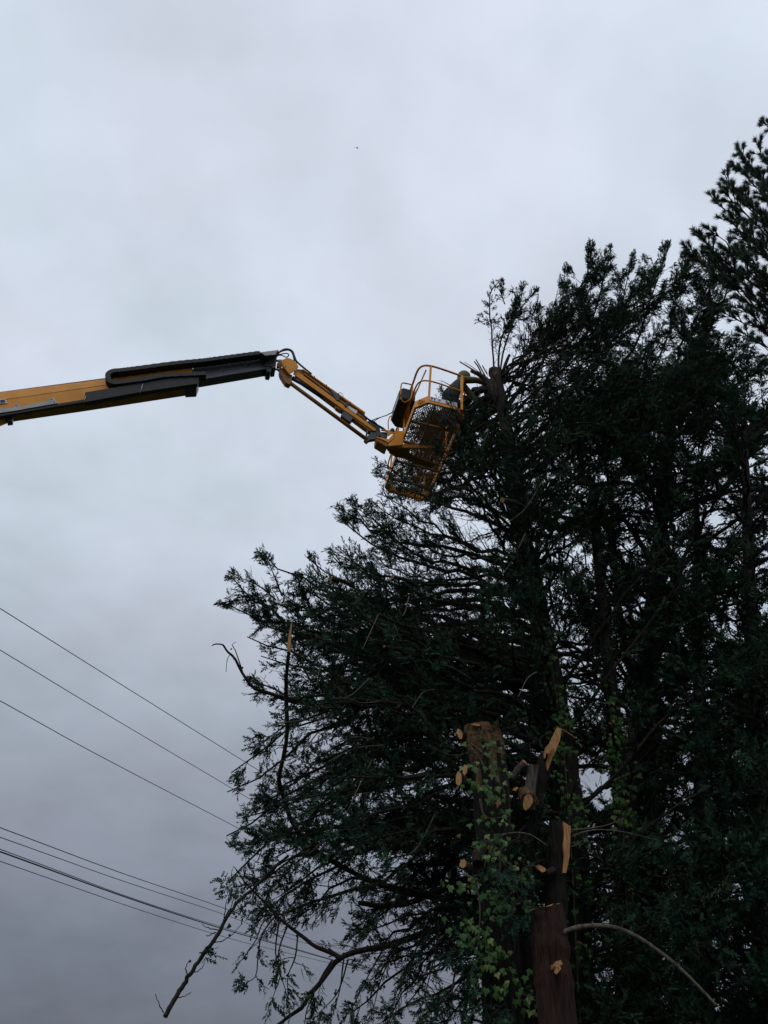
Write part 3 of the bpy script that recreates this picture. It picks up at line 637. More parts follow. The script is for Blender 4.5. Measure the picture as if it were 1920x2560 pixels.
A.pxlimb([(1275, 1100), (1380, 1000), (1480, 930), (1530, 850), (1560, 750), (1585, 630)], YA, YA + .5, .038, .26, 1.3)
A.pxlimb([(1280, 1130), (1400, 1030), (1520, 960), (1590, 860), (1630, 740), (1676, 602)], YA, YA + .9, .040, .24, 1.25)
A.pxlimb([(1290, 1180), (1420, 1080), (1560, 1000), (1650, 880), (1690, 760), (1718, 622)], YA, YA + 1.2, .040, .24, 1.2)
A.pxlimb([(1295, 1210), (1430, 1110), (1580, 1030), (1700, 980), (1800, 930)], YA, YA + .4, .034, .22, 1.1)
A.pxlimb([(1270, 1090), (1380, 1040), (1500, 1000), (1600, 920), (1650, 830)], YA, YA - .6, .026, .2, 1.1)
A.pxlimb([(1285, 1150), (1360, 1090), (1440, 1060), (1530, 1060), (1620, 1010)], YA, YA - 1.2, .026, .12, 1.3)
for q in ([(1262, 1020), (1290, 985), (1340, 960), (1400, 935), (1450, 880)], [(1262, 1040), (1310, 1010), (1370, 985), (1440, 960), (1510, 920)], [(1270, 1070), (1330, 1040), (1420, 1020), (1500, 985), (1570, 940)]):
    A.pxlimb(q, YA, YA - .3 + A.rg.uniform(-.4, .6), .022, .12, 1.1)
for x, y in ((1440, 720), (1500, 680), (1480, 650), (1550, 690), (1500, 760), (1460, 790), (1540, 780), (1600, 730), (1640, 660), (1600, 800), (1660, 720), (1720, 680), (1690, 800), (1760, 640), (1420, 800), (1380, 770), (1580, 700), (1620, 860), (1560, 880)):
    A.to(at(x, y, YA + A.rg.uniform(-.3, 1.2)), A.rg.uniform(.8, 1.2), .42, 1.2, r=.022)
for x, y in scatter(14, (1480, 780, 1800, 1060), A.rg): A.to(at(x, y, YA + A.rg.uniform(-1.0, 1.4)), A.rg.uniform(.5, 1.1), .25, 1.3, r=.026)
for x, y in scatter(8, (1270, 960, 1460, 1140), A.rg): A.to(at(x, y, YA - A.rg.uniform(.2, 1.2)), A.rg.uniform(.3, .9), .25, 1.1, r=.022, spread=.8)
# thick upright plumes at the ends of the limbs
for q in ([(1500, 720), (1484, 660), (1476, 600)], [(1515, 690), (1522, 650), (1528, 614)], [(1540, 720), (1565, 680), (1587, 632)], [(1600, 760), (1640, 690), (1676, 604)], [(1610, 740), (1612, 690), (1612, 645)], [(1700, 730), (1712, 680), (1722, 625)], [(1430, 750), (1420, 710), (1416, 660)],
          [(1280, 810), (1296, 755), (1305, 704)], [(1262, 760), (1250, 725), (1256, 702)], [(1330, 790), (1345, 750), (1345, 725)], [(1375, 790), (1390, 745), (1398, 712)], [(1470, 790), (1450, 740), (1440, 702)], [(1230, 760), (1212, 760), (1204, 748)], [(1240, 800), (1222, 800), (1196, 806)], [(1245, 850), (1262, 830), (1272, 800)], [(1300, 800), (1330, 790), (1352, 775)],
          [(705, 1490), (680, 1425), (656, 1377)], [(690, 1500), (640, 1460), (580, 1439)], [(690, 1520), (620, 1500), (556, 1506)], [(800, 1460), (770, 1440), (746, 1434)], [(800, 1430), (785, 1405), (768, 1394)], [(850, 1410), (832, 1390), (823, 1370)], [(890, 1330), (860, 1290), (836, 1271)], [(910, 1300), (892, 1275), (882, 1250)], [(700, 1580), (670, 1550), (640, 1540)], [(1740, 720), (1765, 680), (1790, 640)]):
    A.pxlimb(q, YA + .1, YA + A.rg.uniform(-.1, .3), .014, .0, 1.7, n=10, r1=.004, spread=.62)
for x, y in scatter(12, (1090, 2150, 1300, 2600), A.rg): A.to(at(x, y, YA - A.rg.uniform(2.5, 3.3)), A.rg.uniform(-.3, .2), .45, .9, droop=.4, r=.022, spread=.8)
for x, y in scatter(18, (1440, 2090, 1660, 2600), A.rg): A.to(at(x, y, YA - A.rg.uniform(.6, 1.8)), A.rg.uniform(0, .6), .30, .9, r=.03)
for q in ([(1420, 2050), (1520, 1960), (1640, 1820), (1780, 1700), (1930, 1600)], [(1430, 2250), (1560, 2120), (1700, 2010), (1900, 1900)], [(1400, 1850), (1500, 1720), (1620, 1560), (1720, 1440)], [(1390, 1750), (1480, 1600), (1570, 1480), (1700, 1330)], [(1440, 2400), (1600, 2330), (1760, 2210), (1940, 2130)]):
    A.pxlimb(q, YA, YA - .6, .032, .35, .8, r1=.01)
for x, y in scatter(14, (1205, 990, 1330, 1140), A.rg): A.to(at(x, y, YA - A.rg.uniform(.3, .8)), A.rg.uniform(.2, .7), .2, 1.0, r=.018, spread=.7)
for q in ([(1260, 985), (1300, 930), (1325, 880)], [(1262, 1000), (1320, 960), (1370, 925)], [(1258, 960), (1285, 900), (1300, 850)], [(1265, 1020), (1340, 990), (1390, 975)], [(1262, 985), (1330, 925), (1365, 860)]):
    A.pxlimb(q, YA, YA - A.rg.uniform(.1, .5), .016, .25, .95, n=10, r1=.004, spread=.6)
# cut stubs and bare sticks at the cut top
def bare(tree, pts, Y0, Y1, r0, r1, m='bark', name='branch', n=10, cut=False, label=None):
    P = catmull(np.array([at(x, y, q) for (x, y), q in zip(pts, np.linspace(Y0, Y1, len(pts)))]), n)
    V, F = capped(P, np.linspace(r0, r1, n)*(1 + tree.rg.uniform(-.06, .06, n)), 8)
    o = obj(name, V, F, M[m], tree.root if isinstance(tree, Tree) else tree, smooth=False)
    if label: o['label'] = label
    if cut:
        d = unit(P[-1] - P[-2]); V, F = capped(np.array([P[-1] - d*.002, P[-1] + d*.006]), [r1*1.0, r1*.97], 10); obj('cut_face', V, F, M['wood'], o)
    return o
bare(A, [(1235, 985), (1217, 952), (1195, 935), (1177, 927)], YA, YA - .2, .075, .032, 'mid_bark', name='branch_stub')
bare(A, [(1205, 938), (1175, 920), (1149, 904)], YA, YA - .2, .018, .012, 'pale_bark', name='branch_stub')
bare(A, [(1203, 934), (1180, 917), (1161, 905)], YA - .05, YA - .3, .008, .005, 'pale_bark', name='branch_stub')
bare(A, [(1205, 938), (1196, 918), (1186, 904)], YA, YA, .016, .012, 'pale_bark', name='branch_stub')
bare(A, [(1213, 940), (1202, 920), (1190, 899)], YA, YA, .015, .011, 'pale_bark', name='branch_stub')
bare(A, [(1218, 935), (1212, 925), (1206, 914)], YA, YA, .014, .011, 'pale_bark', name='branch_stub')
bare(A, [(1256, 935), (1264, 910), (1273, 888)], YA, YA, .04, .03, 'red_bark', name='branch_stub', cut=True)
bare(A, [(1268, 1080), (1252, 1000), (1240, 950), (1233, 924)], YA, YA, .085, .112, 'mid_bark', name='trunk_top', n=14)
tt_ = A.root.children[-1].data; tv = np.empty(len(tt_.vertices)*3, np.float32); tt_.vertices.foreach_get('co', tv); tt_.vertices.foreach_set('co', tv + A.rg.normal(0, .013, len(tv)).astype(np.float32))
for k in range(12):
    x, y = A.rg.uniform(1215, 1275), A.rg.uniform(930, 1060); bare(A, [(x, y), (x + A.rg.uniform(-25, 25), y - 30), (x + A.rg.uniform(-50, 60), y - A.rg.uniform(50, 110))], YA - .15, YA - A.rg.uniform(.2, .5), .009, .003, 'bark', name='dead_twig', n=8)
V, F = prism([at(x, y, YA - .145) for x, y in ((1232, 962), (1241, 955), (1244, 985), (1238, 1000), (1233, 985))], (0, .05, 0)); obj('torn_wood', V, F, M['red_bark'], A.root)
# bare curved limb reaching out on the left, the lower limbs, the bare cut one
A.pxlimb([(1330, 1690), (1100, 1705), (900, 1745), (760, 1757), (690, 1740), (640, 1720), (610, 1690), (585, 1650), (562, 1625), (548, 1612), (530, 1614)], YA, YA - .7, .040, .5, .22, n=30, spread=.35)
A.pxlimb([(610, 1690), (600, 1660), (588, 1625), (580, 1612), (590, 1605)], YA - .7, YA - .7, .010, .99, .05, n=9, r1=.004, spread=.25)
A.pxlimb([(585, 1650), (578, 1635), (568, 1650), (565, 1680)], YA - .7, YA - .75, .006, .5, .6, n=9, r1=.004, spread=.25)
A.pxlimb([(1400, 2180), (1250, 2275), (1060, 2330), (960, 2368), (850, 2394), (790, 2470), (745, 2520), (690, 2565)], YA, YA - 1.3, .052, .40, .7, n=26, r1=.014, spread=.8)
A.pxlimb([(850, 2394), (800, 2372), (760, 2345), (700, 2295), (650, 2245), (612, 2205), (590, 2175)], YA - .9, YA - 1.1, .026, .35, .35, n=20, r1=.006, spread=.6)
A.pxlimb([(1300, 2120), (1150, 2205), (1040, 2250), (960, 2266), (898, 2257)], YA, YA - .8, .048, .95, .3, n=14, r1=.028)
for q in ([(690, 2287), (655, 2335), (645, 2390), (640, 2440), (620, 2455)], [(700, 2295), (688, 2380), (700, 2440), (680, 2500)], [(720, 2312), (697, 2375), (700, 2430), (715, 2480)], [(745, 2333), (737, 2395), (720, 2440), (720, 2500)], [(830, 2400), (800, 2450), (770, 2520), (760, 2570)], [(860, 2395), (850, 2470), (830, 2540)], [(870, 2400), (845, 2480), (800, 2530)], [(960, 2370), (920, 2440), (880, 2520)], [(1000, 2350), (960, 2430), (930, 2530)], [(1060, 2330), (1020, 2420), (980, 2540)], [(1100, 2310), (1080, 2420), (1040, 2560)], [(680, 2290), (655, 2310), (640, 2350), (605, 2400)]):
    A.pxlimb(q, YA - 1., YA - 1.2, .010, .38, 1.0, n=10, spread=.65, r1=.004)
for x, y in scatter(34, (880, 2250, 1330, 2600), A.rg): A.to(at(x, y, YA + np.clip(A.rg.normal(.4, 1.2), -1.6, 2.6)), A.rg.uniform(-.4, 0), .45, .8, droop=.5)
# stem snapped off with a pale torn spike
bs = bare(A, [(1150, 2250), (1000, 2230), (860, 2170), (770, 2110), (728, 2050), (710, 1995), (697, 1950), (708, 1895), (718, 1830), (715, 1740), (716, 1690), (722, 1632)], YA + .5, YA - 1.9, .032, .024, 'bark', n=30, label='thin stem snapped off with a long pale spike of torn wood at its end')
V, F = prism([at(x, y, YA - 1.93) for x, y in ((717, 1632), (719, 1605), (723, 1580), (727, 1562), (731, 1552), (728, 1580), (727, 1605), (726, 1632), (722, 1628))], (0, .035, 0)); obj('torn_wood', V, F, M['wood'], bs)
for q in ((825, 1447, 5), (980, 1443, 4), (960, 1616, 3), (1255, 1250, 6)):
    V, F = capped(np.array([at(q[0], q[1], YA - 2.3), at(q[0] + 2, q[1] + 1, YA - 2.26)]), [q[2]*.0065]*2, 9); 
    cb = bare(A, [(q[0] + 60, q[1] + 20), (q[0] + 30, q[1] + 5), (q[0] + 1, q[1])], YA - 1.8, YA - 2.28, .025, q[2]*.006, 'bark', name='branch_stub', cut=True)
for k in range(18):     # pale dead twigs in front of the dark crown
    x, y = scatter(1, (680, 1300, 1300, 2200), A.rg)[0]; a_ = A.rg.uniform(-.5, 1.3); l_ = A.rg.uniform(50, 150)
    bare(A, [(x, y), (x + l_*.5*math.cos(a_), y - l_*.5*math.sin(a_) + A.rg.uniform(-22, 22)), (x + l_*math.cos(a_), y - l_*math.sin(a_))], YA - 2.2, YA - 1.6, .004, .008, 'pale_bark', name='dead_twig', n=9)
A.finish(leaf_size=1.0)

# twin-stemmed cypress behind on the right ----------------------------------------
YB = 12.6
B_ = Tree('cypress_tree', 'broad dark cypress with the thick leaning trunk right of the cut cypress', 'tree',
          [(1600, 2640), (1605, 2000), (1622, 1650), (1645, 1450), (1655, 1250), (1668, 1120), (1675, 1040)], YB, .36, .06, 22)
for x, y in scatter(76, (1380, 900, 1960, 1560), B_.rg): B_.to(at(x, y, YB + np.clip(B_.rg.normal(0, 1.6), -2.8, 2.8)), B_.rg.uniform(.2, .8), .38, 1.05)
for x, y in scatter(84, (1330, 1560, 1980, 2560), B_.rg): B_.to(at(x, y, YB + np.clip(B_.rg.normal(0, 1.7), -2.6, 2.8)), B_.rg.uniform(-.1, .5), .45, .8)
for x, y, dy in ((1750, 640, .2), (1800, 640, .3), (1780, 700, -.3), (1700, 720, .2), (1840, 860, 0), (1880, 850, .4), (1900, 900, -.4), (1800, 830, .3), (1740, 760, -.5), (1820, 900, .5), (1770, 860, 0)):
    B_.to(at(x, y, YB + dy), 1.0, .45, 1.3)
for q in ([(1650, 1500), (1720, 1400), (1800, 1330), (1900, 1260)], [(1640, 1560), (1740, 1480), (1850, 1430), (1960, 1380)], [(1610, 1900), (1700, 1840), (1800, 1760), (1940, 1660)], [(1605, 2000), (1720, 1920), (1840, 1870), (1980, 1800)], [(1615, 1800), (1560, 1600), (1540, 1400), (1520, 1200), (1500, 1000)], [(1650, 1430), (1560, 1300), (1480, 1220), (1400, 1180)]):
    B_.pxlimb(q, YB, YB - .8, .075, .5, .7, r1=.02)
for x, y in scatter(40, (1540, 960, 1800, 2500), B_.rg): B_.to(at(x, y, YB - B_.rg.uniform(.4, 1.2)), B_.rg.uniform(.1, .6), .25, 1.1)
B_.finish(leaf_size=1.5, per=.030)
# slender cypress between, second ivy trunk
YC = 10.9
C_ = Tree('cypress_tree', 'slender cypress with an ivy-covered trunk between the cut one and the leaning one', 'tree',
          [(1575, 2640), (1560, 2100), (1535, 1800), (1510, 1550), (1490, 1350), (1480, 1200)], YC, .17, .06, 23)
for x, y in scatter(48, (1250, 1150, 1750, 1900), C_.rg): C_.to(at(x, y, YC + np.clip(C_.rg.normal(.3, 1.3), -2.0, 2.4)), C_.rg.uniform(.1, .7), .5, .65)
for x, y in scatter(40, (1250, 1900, 1800, 2560), C_.rg): C_.to(at(x, y, YC + np.clip(C_.rg.normal(.6, 1.2), -1.2, 2.4)), C_.rg.uniform(-.2, .4), .5, .8)
C_.finish(leaf_size=1.4, per=.030)
# cypress on the right edge
YD = 11.2
D_ = Tree('cypress_tree', 'dark cypress at the right edge below the pine', 'tree',
          [(1935, 2640), (1905, 2100), (1885, 1700), (1872, 1400), (1865, 1200), (1860, 1080)], YD, .22, .05, 24)
for x, y in scatter(64, (1640, 880, 2050, 1700), D_.rg): D_.to(at(x, y, YD + np.clip(D_.rg.normal(0, 1.3), -2.2, 2.4)), D_.rg.uniform(.2, .8), .4, 1.0)
for x, y in scatter(70, (1600, 1700, 2050, 2600), D_.rg): D_.to(at(x, y, YD + np.clip(D_.rg.normal(0, 1.4), -2.2, 2.4)), D_.rg.uniform(-.1, .5), .42, .95)
for x, y in scatter(30, (1780, 1000, 1960, 2500), D_.rg): D_.to(at(x, y, YD - D_.rg.uniform(.5, 1.6)), D_.rg.uniform(.1, .6), .25, 1.1)
D_.finish(leaf_size=1.5, per=.030)
# a further cypress far behind that closes the lower gaps
YE = 15.5
E_ = Tree('cypress_tree', 'far cypress behind the others, seen only through their gaps', 'tree',
          [(1230, 2640), (1225, 2200), (1220, 1900), (1210, 1650), (1205, 1450)], YE, .2, .05, 25)
for x, y in scatter(56, (1050, 1500, 1700, 2600), E_.rg): E_.to(at(x, y, YE + np.clip(E_.rg.normal(0, 1.2), -2.0, 2.0)), E_.rg.uniform(-.1, .5), .35, .75)
E_.finish(cones=0, leaf_size=2.0, per=.035)
F_ = Tree('cypress_tree', 'dense dark cypress behind the leaning trunk that fills the gaps at the right', 'tree',
          [(1760, 2640), (1755, 2200), (1750, 1800), (1745, 1500), (1742, 1300), (1740, 1180)], 15.8, .24, .05, 26)
for x, y in scatter(84, (1420, 900, 2080, 2640), F_.rg): F_.to(at(x, y, 15.8 + np.clip(F_.rg.normal(0, 1.0), -1.6, 1.8)), F_.rg.uniform(.0, .6), .22, 1.0)
F_.finish(cones=0, leaf_size=2.2, per=.042)

# ------------------------------------------------------------------ pine, upper right
YP = 8.6
class Pine(Tree):
    def finish(s):
        rg = s.rg; NP, ND, TW, TR = [], [], [], []
        for path, leaf0, dens, spread in s.limbs:
            seg = np.linalg.norm(np.diff(path, axis=0), axis=1); Ln = seg.sum(); cum = np.concatenate([[0], np.cumsum(seg)])/Ln
            nb = max(6, int(Ln*9.0*dens)); t = np.concatenate([rg.uniform(leaf0, 1, nb - 1), [1.]])
            p0 = np.stack([np.interp(t, cum, path[:, i]) for i in range(3)], 1)
            tg = unit(np.stack([np.interp(np.clip(t + .02, 0, 1), cum, path[:, i]) - np.interp(np.clip(t + .02, 0, 1) - .06, cum, path[:, i]) for i in range(3)], 1))
            rad = unit(np.cross(tg, unit(rg.normal(size=(nb, 3)))))
            d = unit(tg*.9 + rad*rg.uniform(.3, .9, (nb, 1)) + UP*rg.uniform(.1, .5, (nb, 1))); d[-1] = unit(tg[-1] + UP*.3)
            ln = rg.uniform(.13, .30, nb)*spread; p2 = p0 + d*ln[:, None] + UP*(ln*.15)[:, None]
            TW.append(np.stack([p0, p0 + d*ln[:, None]*.33, p0 + d*ln[:, None]*.66, p2], 1)); TR.append(np.tile([.011, .009, .008, .006], (nb, 1)))
            for i in range(nb):
                k = int(85*ln[i]/.3) + 44; u = rg.uniform(.35, 1.0, (k, 1))**.6
                NP.append(p0[i] + (p2[i] - p0[i])*u); r_ = unit(np.cross(d[i], unit(rg.normal(size=(k, 3)))))
                ND.append(unit(d[i]*rg.uniform(.55, 1.1, (k, 1)) + r_*rg.uniform(.15, 1.1, (k, 1)))*rg.uniform(.085, .135, (k, 1)))
        V, F = tubes(np.concatenate(TW), np.concatenate(TR), 4); o = obj('twigs', V, F, M['twig'], s.root); o['kind'] = 'stuff'
        P = np.concatenate(NP); D = np.concatenate(ND); W = unit(np.cross(D, rg.normal(size=D.shape)))*.0055
        V = np.stack([P - W, P + D, P + W], 1).reshape(-1, 3); o = obj('crown', V, [np.arange(len(V)).reshape(-1, 3)], M['pine'], s.root); o['kind'] = 'stuff'
        print('pine needles', len(P))
PN = Pine('pine_tree', 'long-needled pine rising above the cypresses at the upper right edge', 'tree',
          [(2330, 2640), (2240, 2000), (2150, 1400), (2080, 900), (2030, 500), (1985, 330)], YP, .19, .03, 31)
def plimb(tip, start, dY=0., r=.03, leaf0=.45, dens=1., spread=1., bend=.25):
    S = at(*start, YP); T = at(tip[0] + 8, tip[1] + 6, YP + dY); d = T - S; Ln = np.linalg.norm(d)
    C1 = S + d*.35 - UP*bend*.5*Ln; C2 = S + d*.72 - UP*bend*.45*Ln
    path = bez(S, C1, C2, T, 12); path[1:-1] += PN.rg.normal(0, .012*Ln, (10, 3)); PN.limb(path, r, leaf0, dens, r1=.007, spread=spread)
for tip, st_, dy in (((1908, 305), (2000, 470), 0), ((1845, 375), (2020, 580), .2), ((1888, 362), (2020, 560), -.2), ((1838, 412), (2030, 640), 0), ((1808, 440), (2040, 680), .1), ((1880, 430), (2030, 640), .4), ((1800, 468), (2045, 700), -.2), ((1776, 492), (2050, 740), 0), ((1850, 480), (2050, 700), .3),
                     ((1812, 545), (2060, 780), .1), ((1774, 574), (2070, 830), 0), ((1739, 585), (2075, 860), .2), ((1720, 628), (2080, 890), -.1), ((1770, 620), (2080, 900), .4), ((1850, 560), (2060, 800), -.3), ((1880, 520), (2050, 760), -.5), ((1830, 620), (2075, 870), .5), ((1870, 640), (2080, 900), -.4), ((1800, 680), (2090, 930), .3), ((1850, 700), (2095, 950), .1), ((1890, 690), (2095, 950), .6), ((1900, 600), (2070, 830), .2), ((1910, 470), (2040, 680), 0), ((1915, 400), (2020, 590), .3), ((1905, 740), (2100, 980), 0), ((1930, 560), (2060, 800), .5), ((1940, 680), (2090, 930), .3)):
    plimb(tip, st_, dy, .028, .55, .95)
for tip, st_, dy in (((1812, 782), (2090, 900), .2), ((1846, 772), (2090, 930), -.2), ((1872, 800), (2100, 960), .3), ((1885, 850), (2110, 1000), 0), ((1855, 830), (2100, 980), .4), ((1915, 820), (2110, 1000), .1)):
    plimb(tip, st_, dy, .018, .72, .55, .7, bend=.05)
PN.finish()

# ------------------------------------------------------------------ cut stems standing in front
def stem(name, label, path_px, Yd, rpx, bark, cap='wood', seed=1, sides=22, jit=.06, chips=0, group='cut stems standing before the trees'):
    rg = np.random.default_rng(seed)
    P = np.array([at(x, y, Yd) for x, y in path_px]); base = P[-1].copy(); base[2] = 0
    dist = np.array([np.dot(p - EYE, (0, CP, SP)) for p in P]); R = np.array(rpx)*dist/FOC
    P = np.vstack([P, base - UP*.2]) if P[-1][2] > .05 else P
    R = np.append(R, R[-1]*1.15) if len(R) < len(P) else R
    C = catmull(P, 40); Rr = np.interp(np.linspace(0, 1, 40), np.linspace(0, 1, len(R)), R)
    prof = 1 + .09*np.sin(np.arange(sides)*2*np.pi/sides*3 + rg.uniform(0, 6)) + rg.uniform(-.07, .07, sides); lump = np.interp(np.arange(40), np.arange(0, 41, 4), rg.uniform(-.09, .09, 11)); Rr = Rr*(1 + lump); C = C + np.stack([np.interp(np.arange(40), np.arange(0, 41, 5), rg.normal(0, .012, 9)), 0*lump, 0*lump], 1)
    V, F = tubes(C, Rr, sides); V = V.reshape(40, sides, 3); V = C[:, None, :] + (V - C[:, None, :])*(prof[None, :, None] + rg.uniform(-jit, jit, (40, sides, 1))*.6)
    V[0, :, 2] += rg.uniform(-.012, .012, sides)
    root = thing(name, (base[0], base[1], 0), label, 'cut tree stem', group)
    V = V.reshape(-1, 3); V2 = np.vstack([V, V[:sides].mean(0)])
    o = obj('trunk', V, [F[0]], M[bark], root, smooth=True)
    if chips:
        o.data.materials.append(M['chips'])
        for q in o.data.polygons:
            if q.index//sides < chips*39*(.75 + .35*math.sin(q.index % sides*1.7) + rg.uniform(-.2, .2)): q.material_index = 1
    obj('cut_face', np.vstack([V[:sides] + UP*.001, V[:sides].mean(0) + UP*.008]), [np.array([[(i + 1) % sides, i, sides] for i in range(sides)])], M[cap], root)
    root['_r'] = 0; del root['_r']
    return root
class _T:                                   # lets the bare() helper hang pieces on a plain thing
    pass
def piece(root, pts, Y0, Y1, r0, r1, m='bark', name='branch_stub', n=8, cut=False):
    P = catmull(np.array([at(x, y, q) for (x, y), q in zip(pts, np.linspace(Y0, Y1, len(pts)))]), n)
    V, F = capped(P, np.linspace(r0, r1, n)*(1 + rng.uniform(-.06, .06, n)), 9); o = obj(name, V, F, M[m], root)
    if cut:
        d = unit(P[-1] - P[-2]); V, F = capped(np.array([P[-1] - d*.002, P[-1] + d*.006]), [r1, r1*.97], 10); obj('cut_face', V, F, M['wood'], o)
    return o
def shard(root, pts, Yd, th=.03, m='wood', name='torn_wood'):
    V, F = prism([at(x, y, Yd) for x, y in pts], (0, th, 0)); o = obj(name, V, F, M[m], root); return o
def face(root, c, rx, ry, tilt, Yd, nrm, m='wood'):
    """an oval saw cut on the flank of a stem"""
    k = 12; P = []
    for i in range(k):
        a_ = i*2*math.pi/k; u, v = rx*math.cos(a_)*rng.uniform(.82, 1.12), ry*math.sin(a_)*rng.uniform(.82, 1.12)
        P.append((c[0] + u*math.cos(tilt) - v*math.sin(tilt), c[1] + u*math.sin(tilt) + v*math.cos(tilt)))
    p0 = at(*c, Yd); n = unit(nrm)
    rim = [(c[0] + (x - c[0])*1.2, c[1] + (y - c[1])*1.12) for x, y in P]
    V, F = prism([on_plane(x, y, p0 - n*.006, n) for x, y in rim], -n*.09); obj('bark_rim', V, F, M['bark'], root)
    V, F = prism([on_plane(x, y, p0, n) for x, y in P], -n*.05); return obj('cut_face', V, F, M[m], root)
YS = 8.2
# tall stem with a chip-strewn slanting top
s1 = stem('tree_stump', 'thick tall stump with sawdust-brown top and oval pale saw cuts on its left side', [(1204, 1818), (1212, 1900), (1226, 2000), (1240, 2150), (1254, 2350), (1268, 2560)], YS, [44, 42, 40, 42, 44, 47], 'old_bark', 'chips', 41, chips=.24)
dpx = np.dot(at(1200, 1850, YS) - EYE, (0, CP, SP))/FOC
nchip = 300; cv = []
for i in range(nchip):
    x, y = rng.uniform(1166, 1246), rng.uniform(1812, 1925); u = (x - 1160)/90; p = at(x, y, YS - .20*math.sin(np.clip(u, 0, 1)*math.pi) - .012)
    a1 = unit(rng.normal(size=3)); a2 = unit(np.cross(a1, rng.normal(size=3))); l1, l2 = rng.uniform(.008, .022), rng.uniform(.004, .009)
    cv += [p - a1*l1, p + a2*l2, p + a1*l1, p - a2*l2]
o = obj('bark_chips', np.array(cv), [np.arange(nchip*4).reshape(-1, 4)], M['chips'], s1); o['kind'] = 'stuff'
shard(s1, [(1176, 1811), (1186, 1808), (1200, 1810), (1200, 1815), (1190, 1815)], YS - .2)
piece(s1, [(1175, 1850), (1160, 1842), (1150, 1838)], YS, YS - .12, .07, .055); face(s1, (1149, 1835), 6.5, 12.5, -.35, YS - .15, (-.55, -.8, .1))
piece(s1, [(1185, 1975), (1165, 1960), (1150, 1952)], YS, YS - .15, .07, .06); face(s1, (1147, 1947), 7.5, 18, .02, YS - .2, (-.5, -.85, .1)); face(s1, (1162, 1925), 6, 14, .05, YS - .1, (-.6, -.8, .1))
piece(s1, [(1215, 2170), (1180, 2172), (1158, 2160)], YS, YS - .25, .05, .04, 'pale_bark', cut=True)
piece(s1, [(1225, 2110), (1200, 2130), (1195, 2160)], YS - .1, YS - .25, .085, .06, 'bark', 'burl')
piece(s1, [(1243, 1800), (1262, 1900), (1272, 2000), (1276, 2150), (1286, 2300), (1280, 2440), (1290, 2640)], YS - .05, YS - .15, .014, .022, 'bark', 'ivy_stem', 24)
# forked stem with the split, torn end
s2 = stem('tree_stump', 'forked dark stem ending in a long splintered orange split', [(1364, 1892), (1350, 1945), (1330, 2010), (1316, 2080), (1308, 2200), (1312, 2400), (1322, 2560)], YS + .25, [14, 19, 25, 28, 30, 32, 34], 'old_bark', 'wood', 42)
shard(s2, [(1392, 1818), (1404, 1822), (1400, 1850), (1388, 1880), (1376, 1908), (1369, 1926), (1366, 1910), (1370, 1885), (1362, 1893), (1360, 1885), (1364, 1868), (1372, 1860)], YS + .12, .06)
shard(s2, [(1366, 1866), (1384, 1862), (1372, 1886), (1365, 1882), (1363, 1896), (1360, 1893)], YS + .06, .04)
piece(s2, [(1404, 1822), (1420, 1832), (1438, 1844)], YS + .12, YS + .1, .005, .003, 'wood', 'splinter'); piece(s2, [(1352, 1880), (1366, 1881), (1384, 1882)], YS + .05, YS + .08, .005, .003, 'wood', 'splinter')
piece(s2, [(1280, 1945), (1296, 1922), (1312, 1906)], YS + .1, YS, .04, .036, 'pale_bark', cut=True)
piece(s2, [(1322, 1990), (1330, 1940), (1334, 1912)], YS + .1, YS + .05, .07, .055, 'pale_bark')
piece(s2, [(1330, 2010), (1312, 1985), (1318, 1997)], YS + .1, YS - .08, .09, .075, 'chips'); face(s2, (1320, 2004), 12, 21, .2, YS - .12, (.15, -.9, -.15)); face(s2, (1289, 1972), 8, 4, -.5, YS - .05, (-.2, -.9, .2))
# split-topped stem
s3 = stem('tree_stump', 'slim upright stem with a long pale strip torn down its right side', [(1403, 2058), (1398, 2150), (1392, 2250), (1390, 2400), (1392, 2560)], YS + .1, [22, 24, 26, 27, 28], 'old_bark', 'chips', 43)
shard(s3, [(1408, 2054), (1427, 2066), (1426, 2090), (1424, 2140), (1416, 2182), (1407, 2182), (1411, 2140), (1408, 2112), (1411, 2085)], YS - .06, .05)
piece(s3, [(1385, 2175), (1362, 2182), (1345, 2170)], YS, YS - .1, .035, .025, 'bark'); face(s3, (1352, 2171), 15, 7, .55, YS - .13, (-.1, -.9, .35))
for q in ([(1428, 2075), (1480, 2070), (1520, 2062), (1560, 2045)], [(1428, 2092), (1460, 2080), (1500, 2074), (1560, 2080), (1640, 2100)], [(1425, 2118), (1445, 2110), (1462, 2095)]):
    piece(s3, q, YS, YS - .2, .009, .004, 'pale_bark', 'twig', 14)
# reddish stump nearest the camera
YR = 7.6
s4 = stem('tree_stump', 'reddish brown flat-topped stump with the long curved branch on its right', [(1359, 2270), (1368, 2350), (1376, 2430), (1388, 2560)], YR, [42, 43, 45, 48], 'red_bark', 'wood', 44)
piece(s4, [(1395, 2338), (1430, 2322), (1480, 2314), (1535, 2318), (1590, 2340), (1650, 2380), (1705, 2425), (1755, 2475), (1790, 2512)], YR - .05, YR - .3, .022, .011, 'pale_bark', 'branch', 30)
piece(s4, [(1385, 2420), (1395, 2412)], YR - .15, YR - .24, .03, .022, 'wood', 'knot'); shard(s4, [(1388, 2404), (1402, 2400), (1407, 2410), (1396, 2416), (1404, 2420), (1392, 2436), (1386, 2432), (1390, 2420), (1386, 2414)], YR - .24, .03)
for k in range(7):
    xx = rng.uniform(1328, 1400); yy = rng.uniform(2300, 2380)
    shard(s4, [(xx, yy), (xx + 2.5, yy + 4), (xx + 8, yy + 90 + rng.uniform(0, 60)), (xx + 5, yy + 80)], YR - .168 - .02*math.sin((xx - 1320)/80*math.pi), .012, 'red_bark', 'bark_strip')

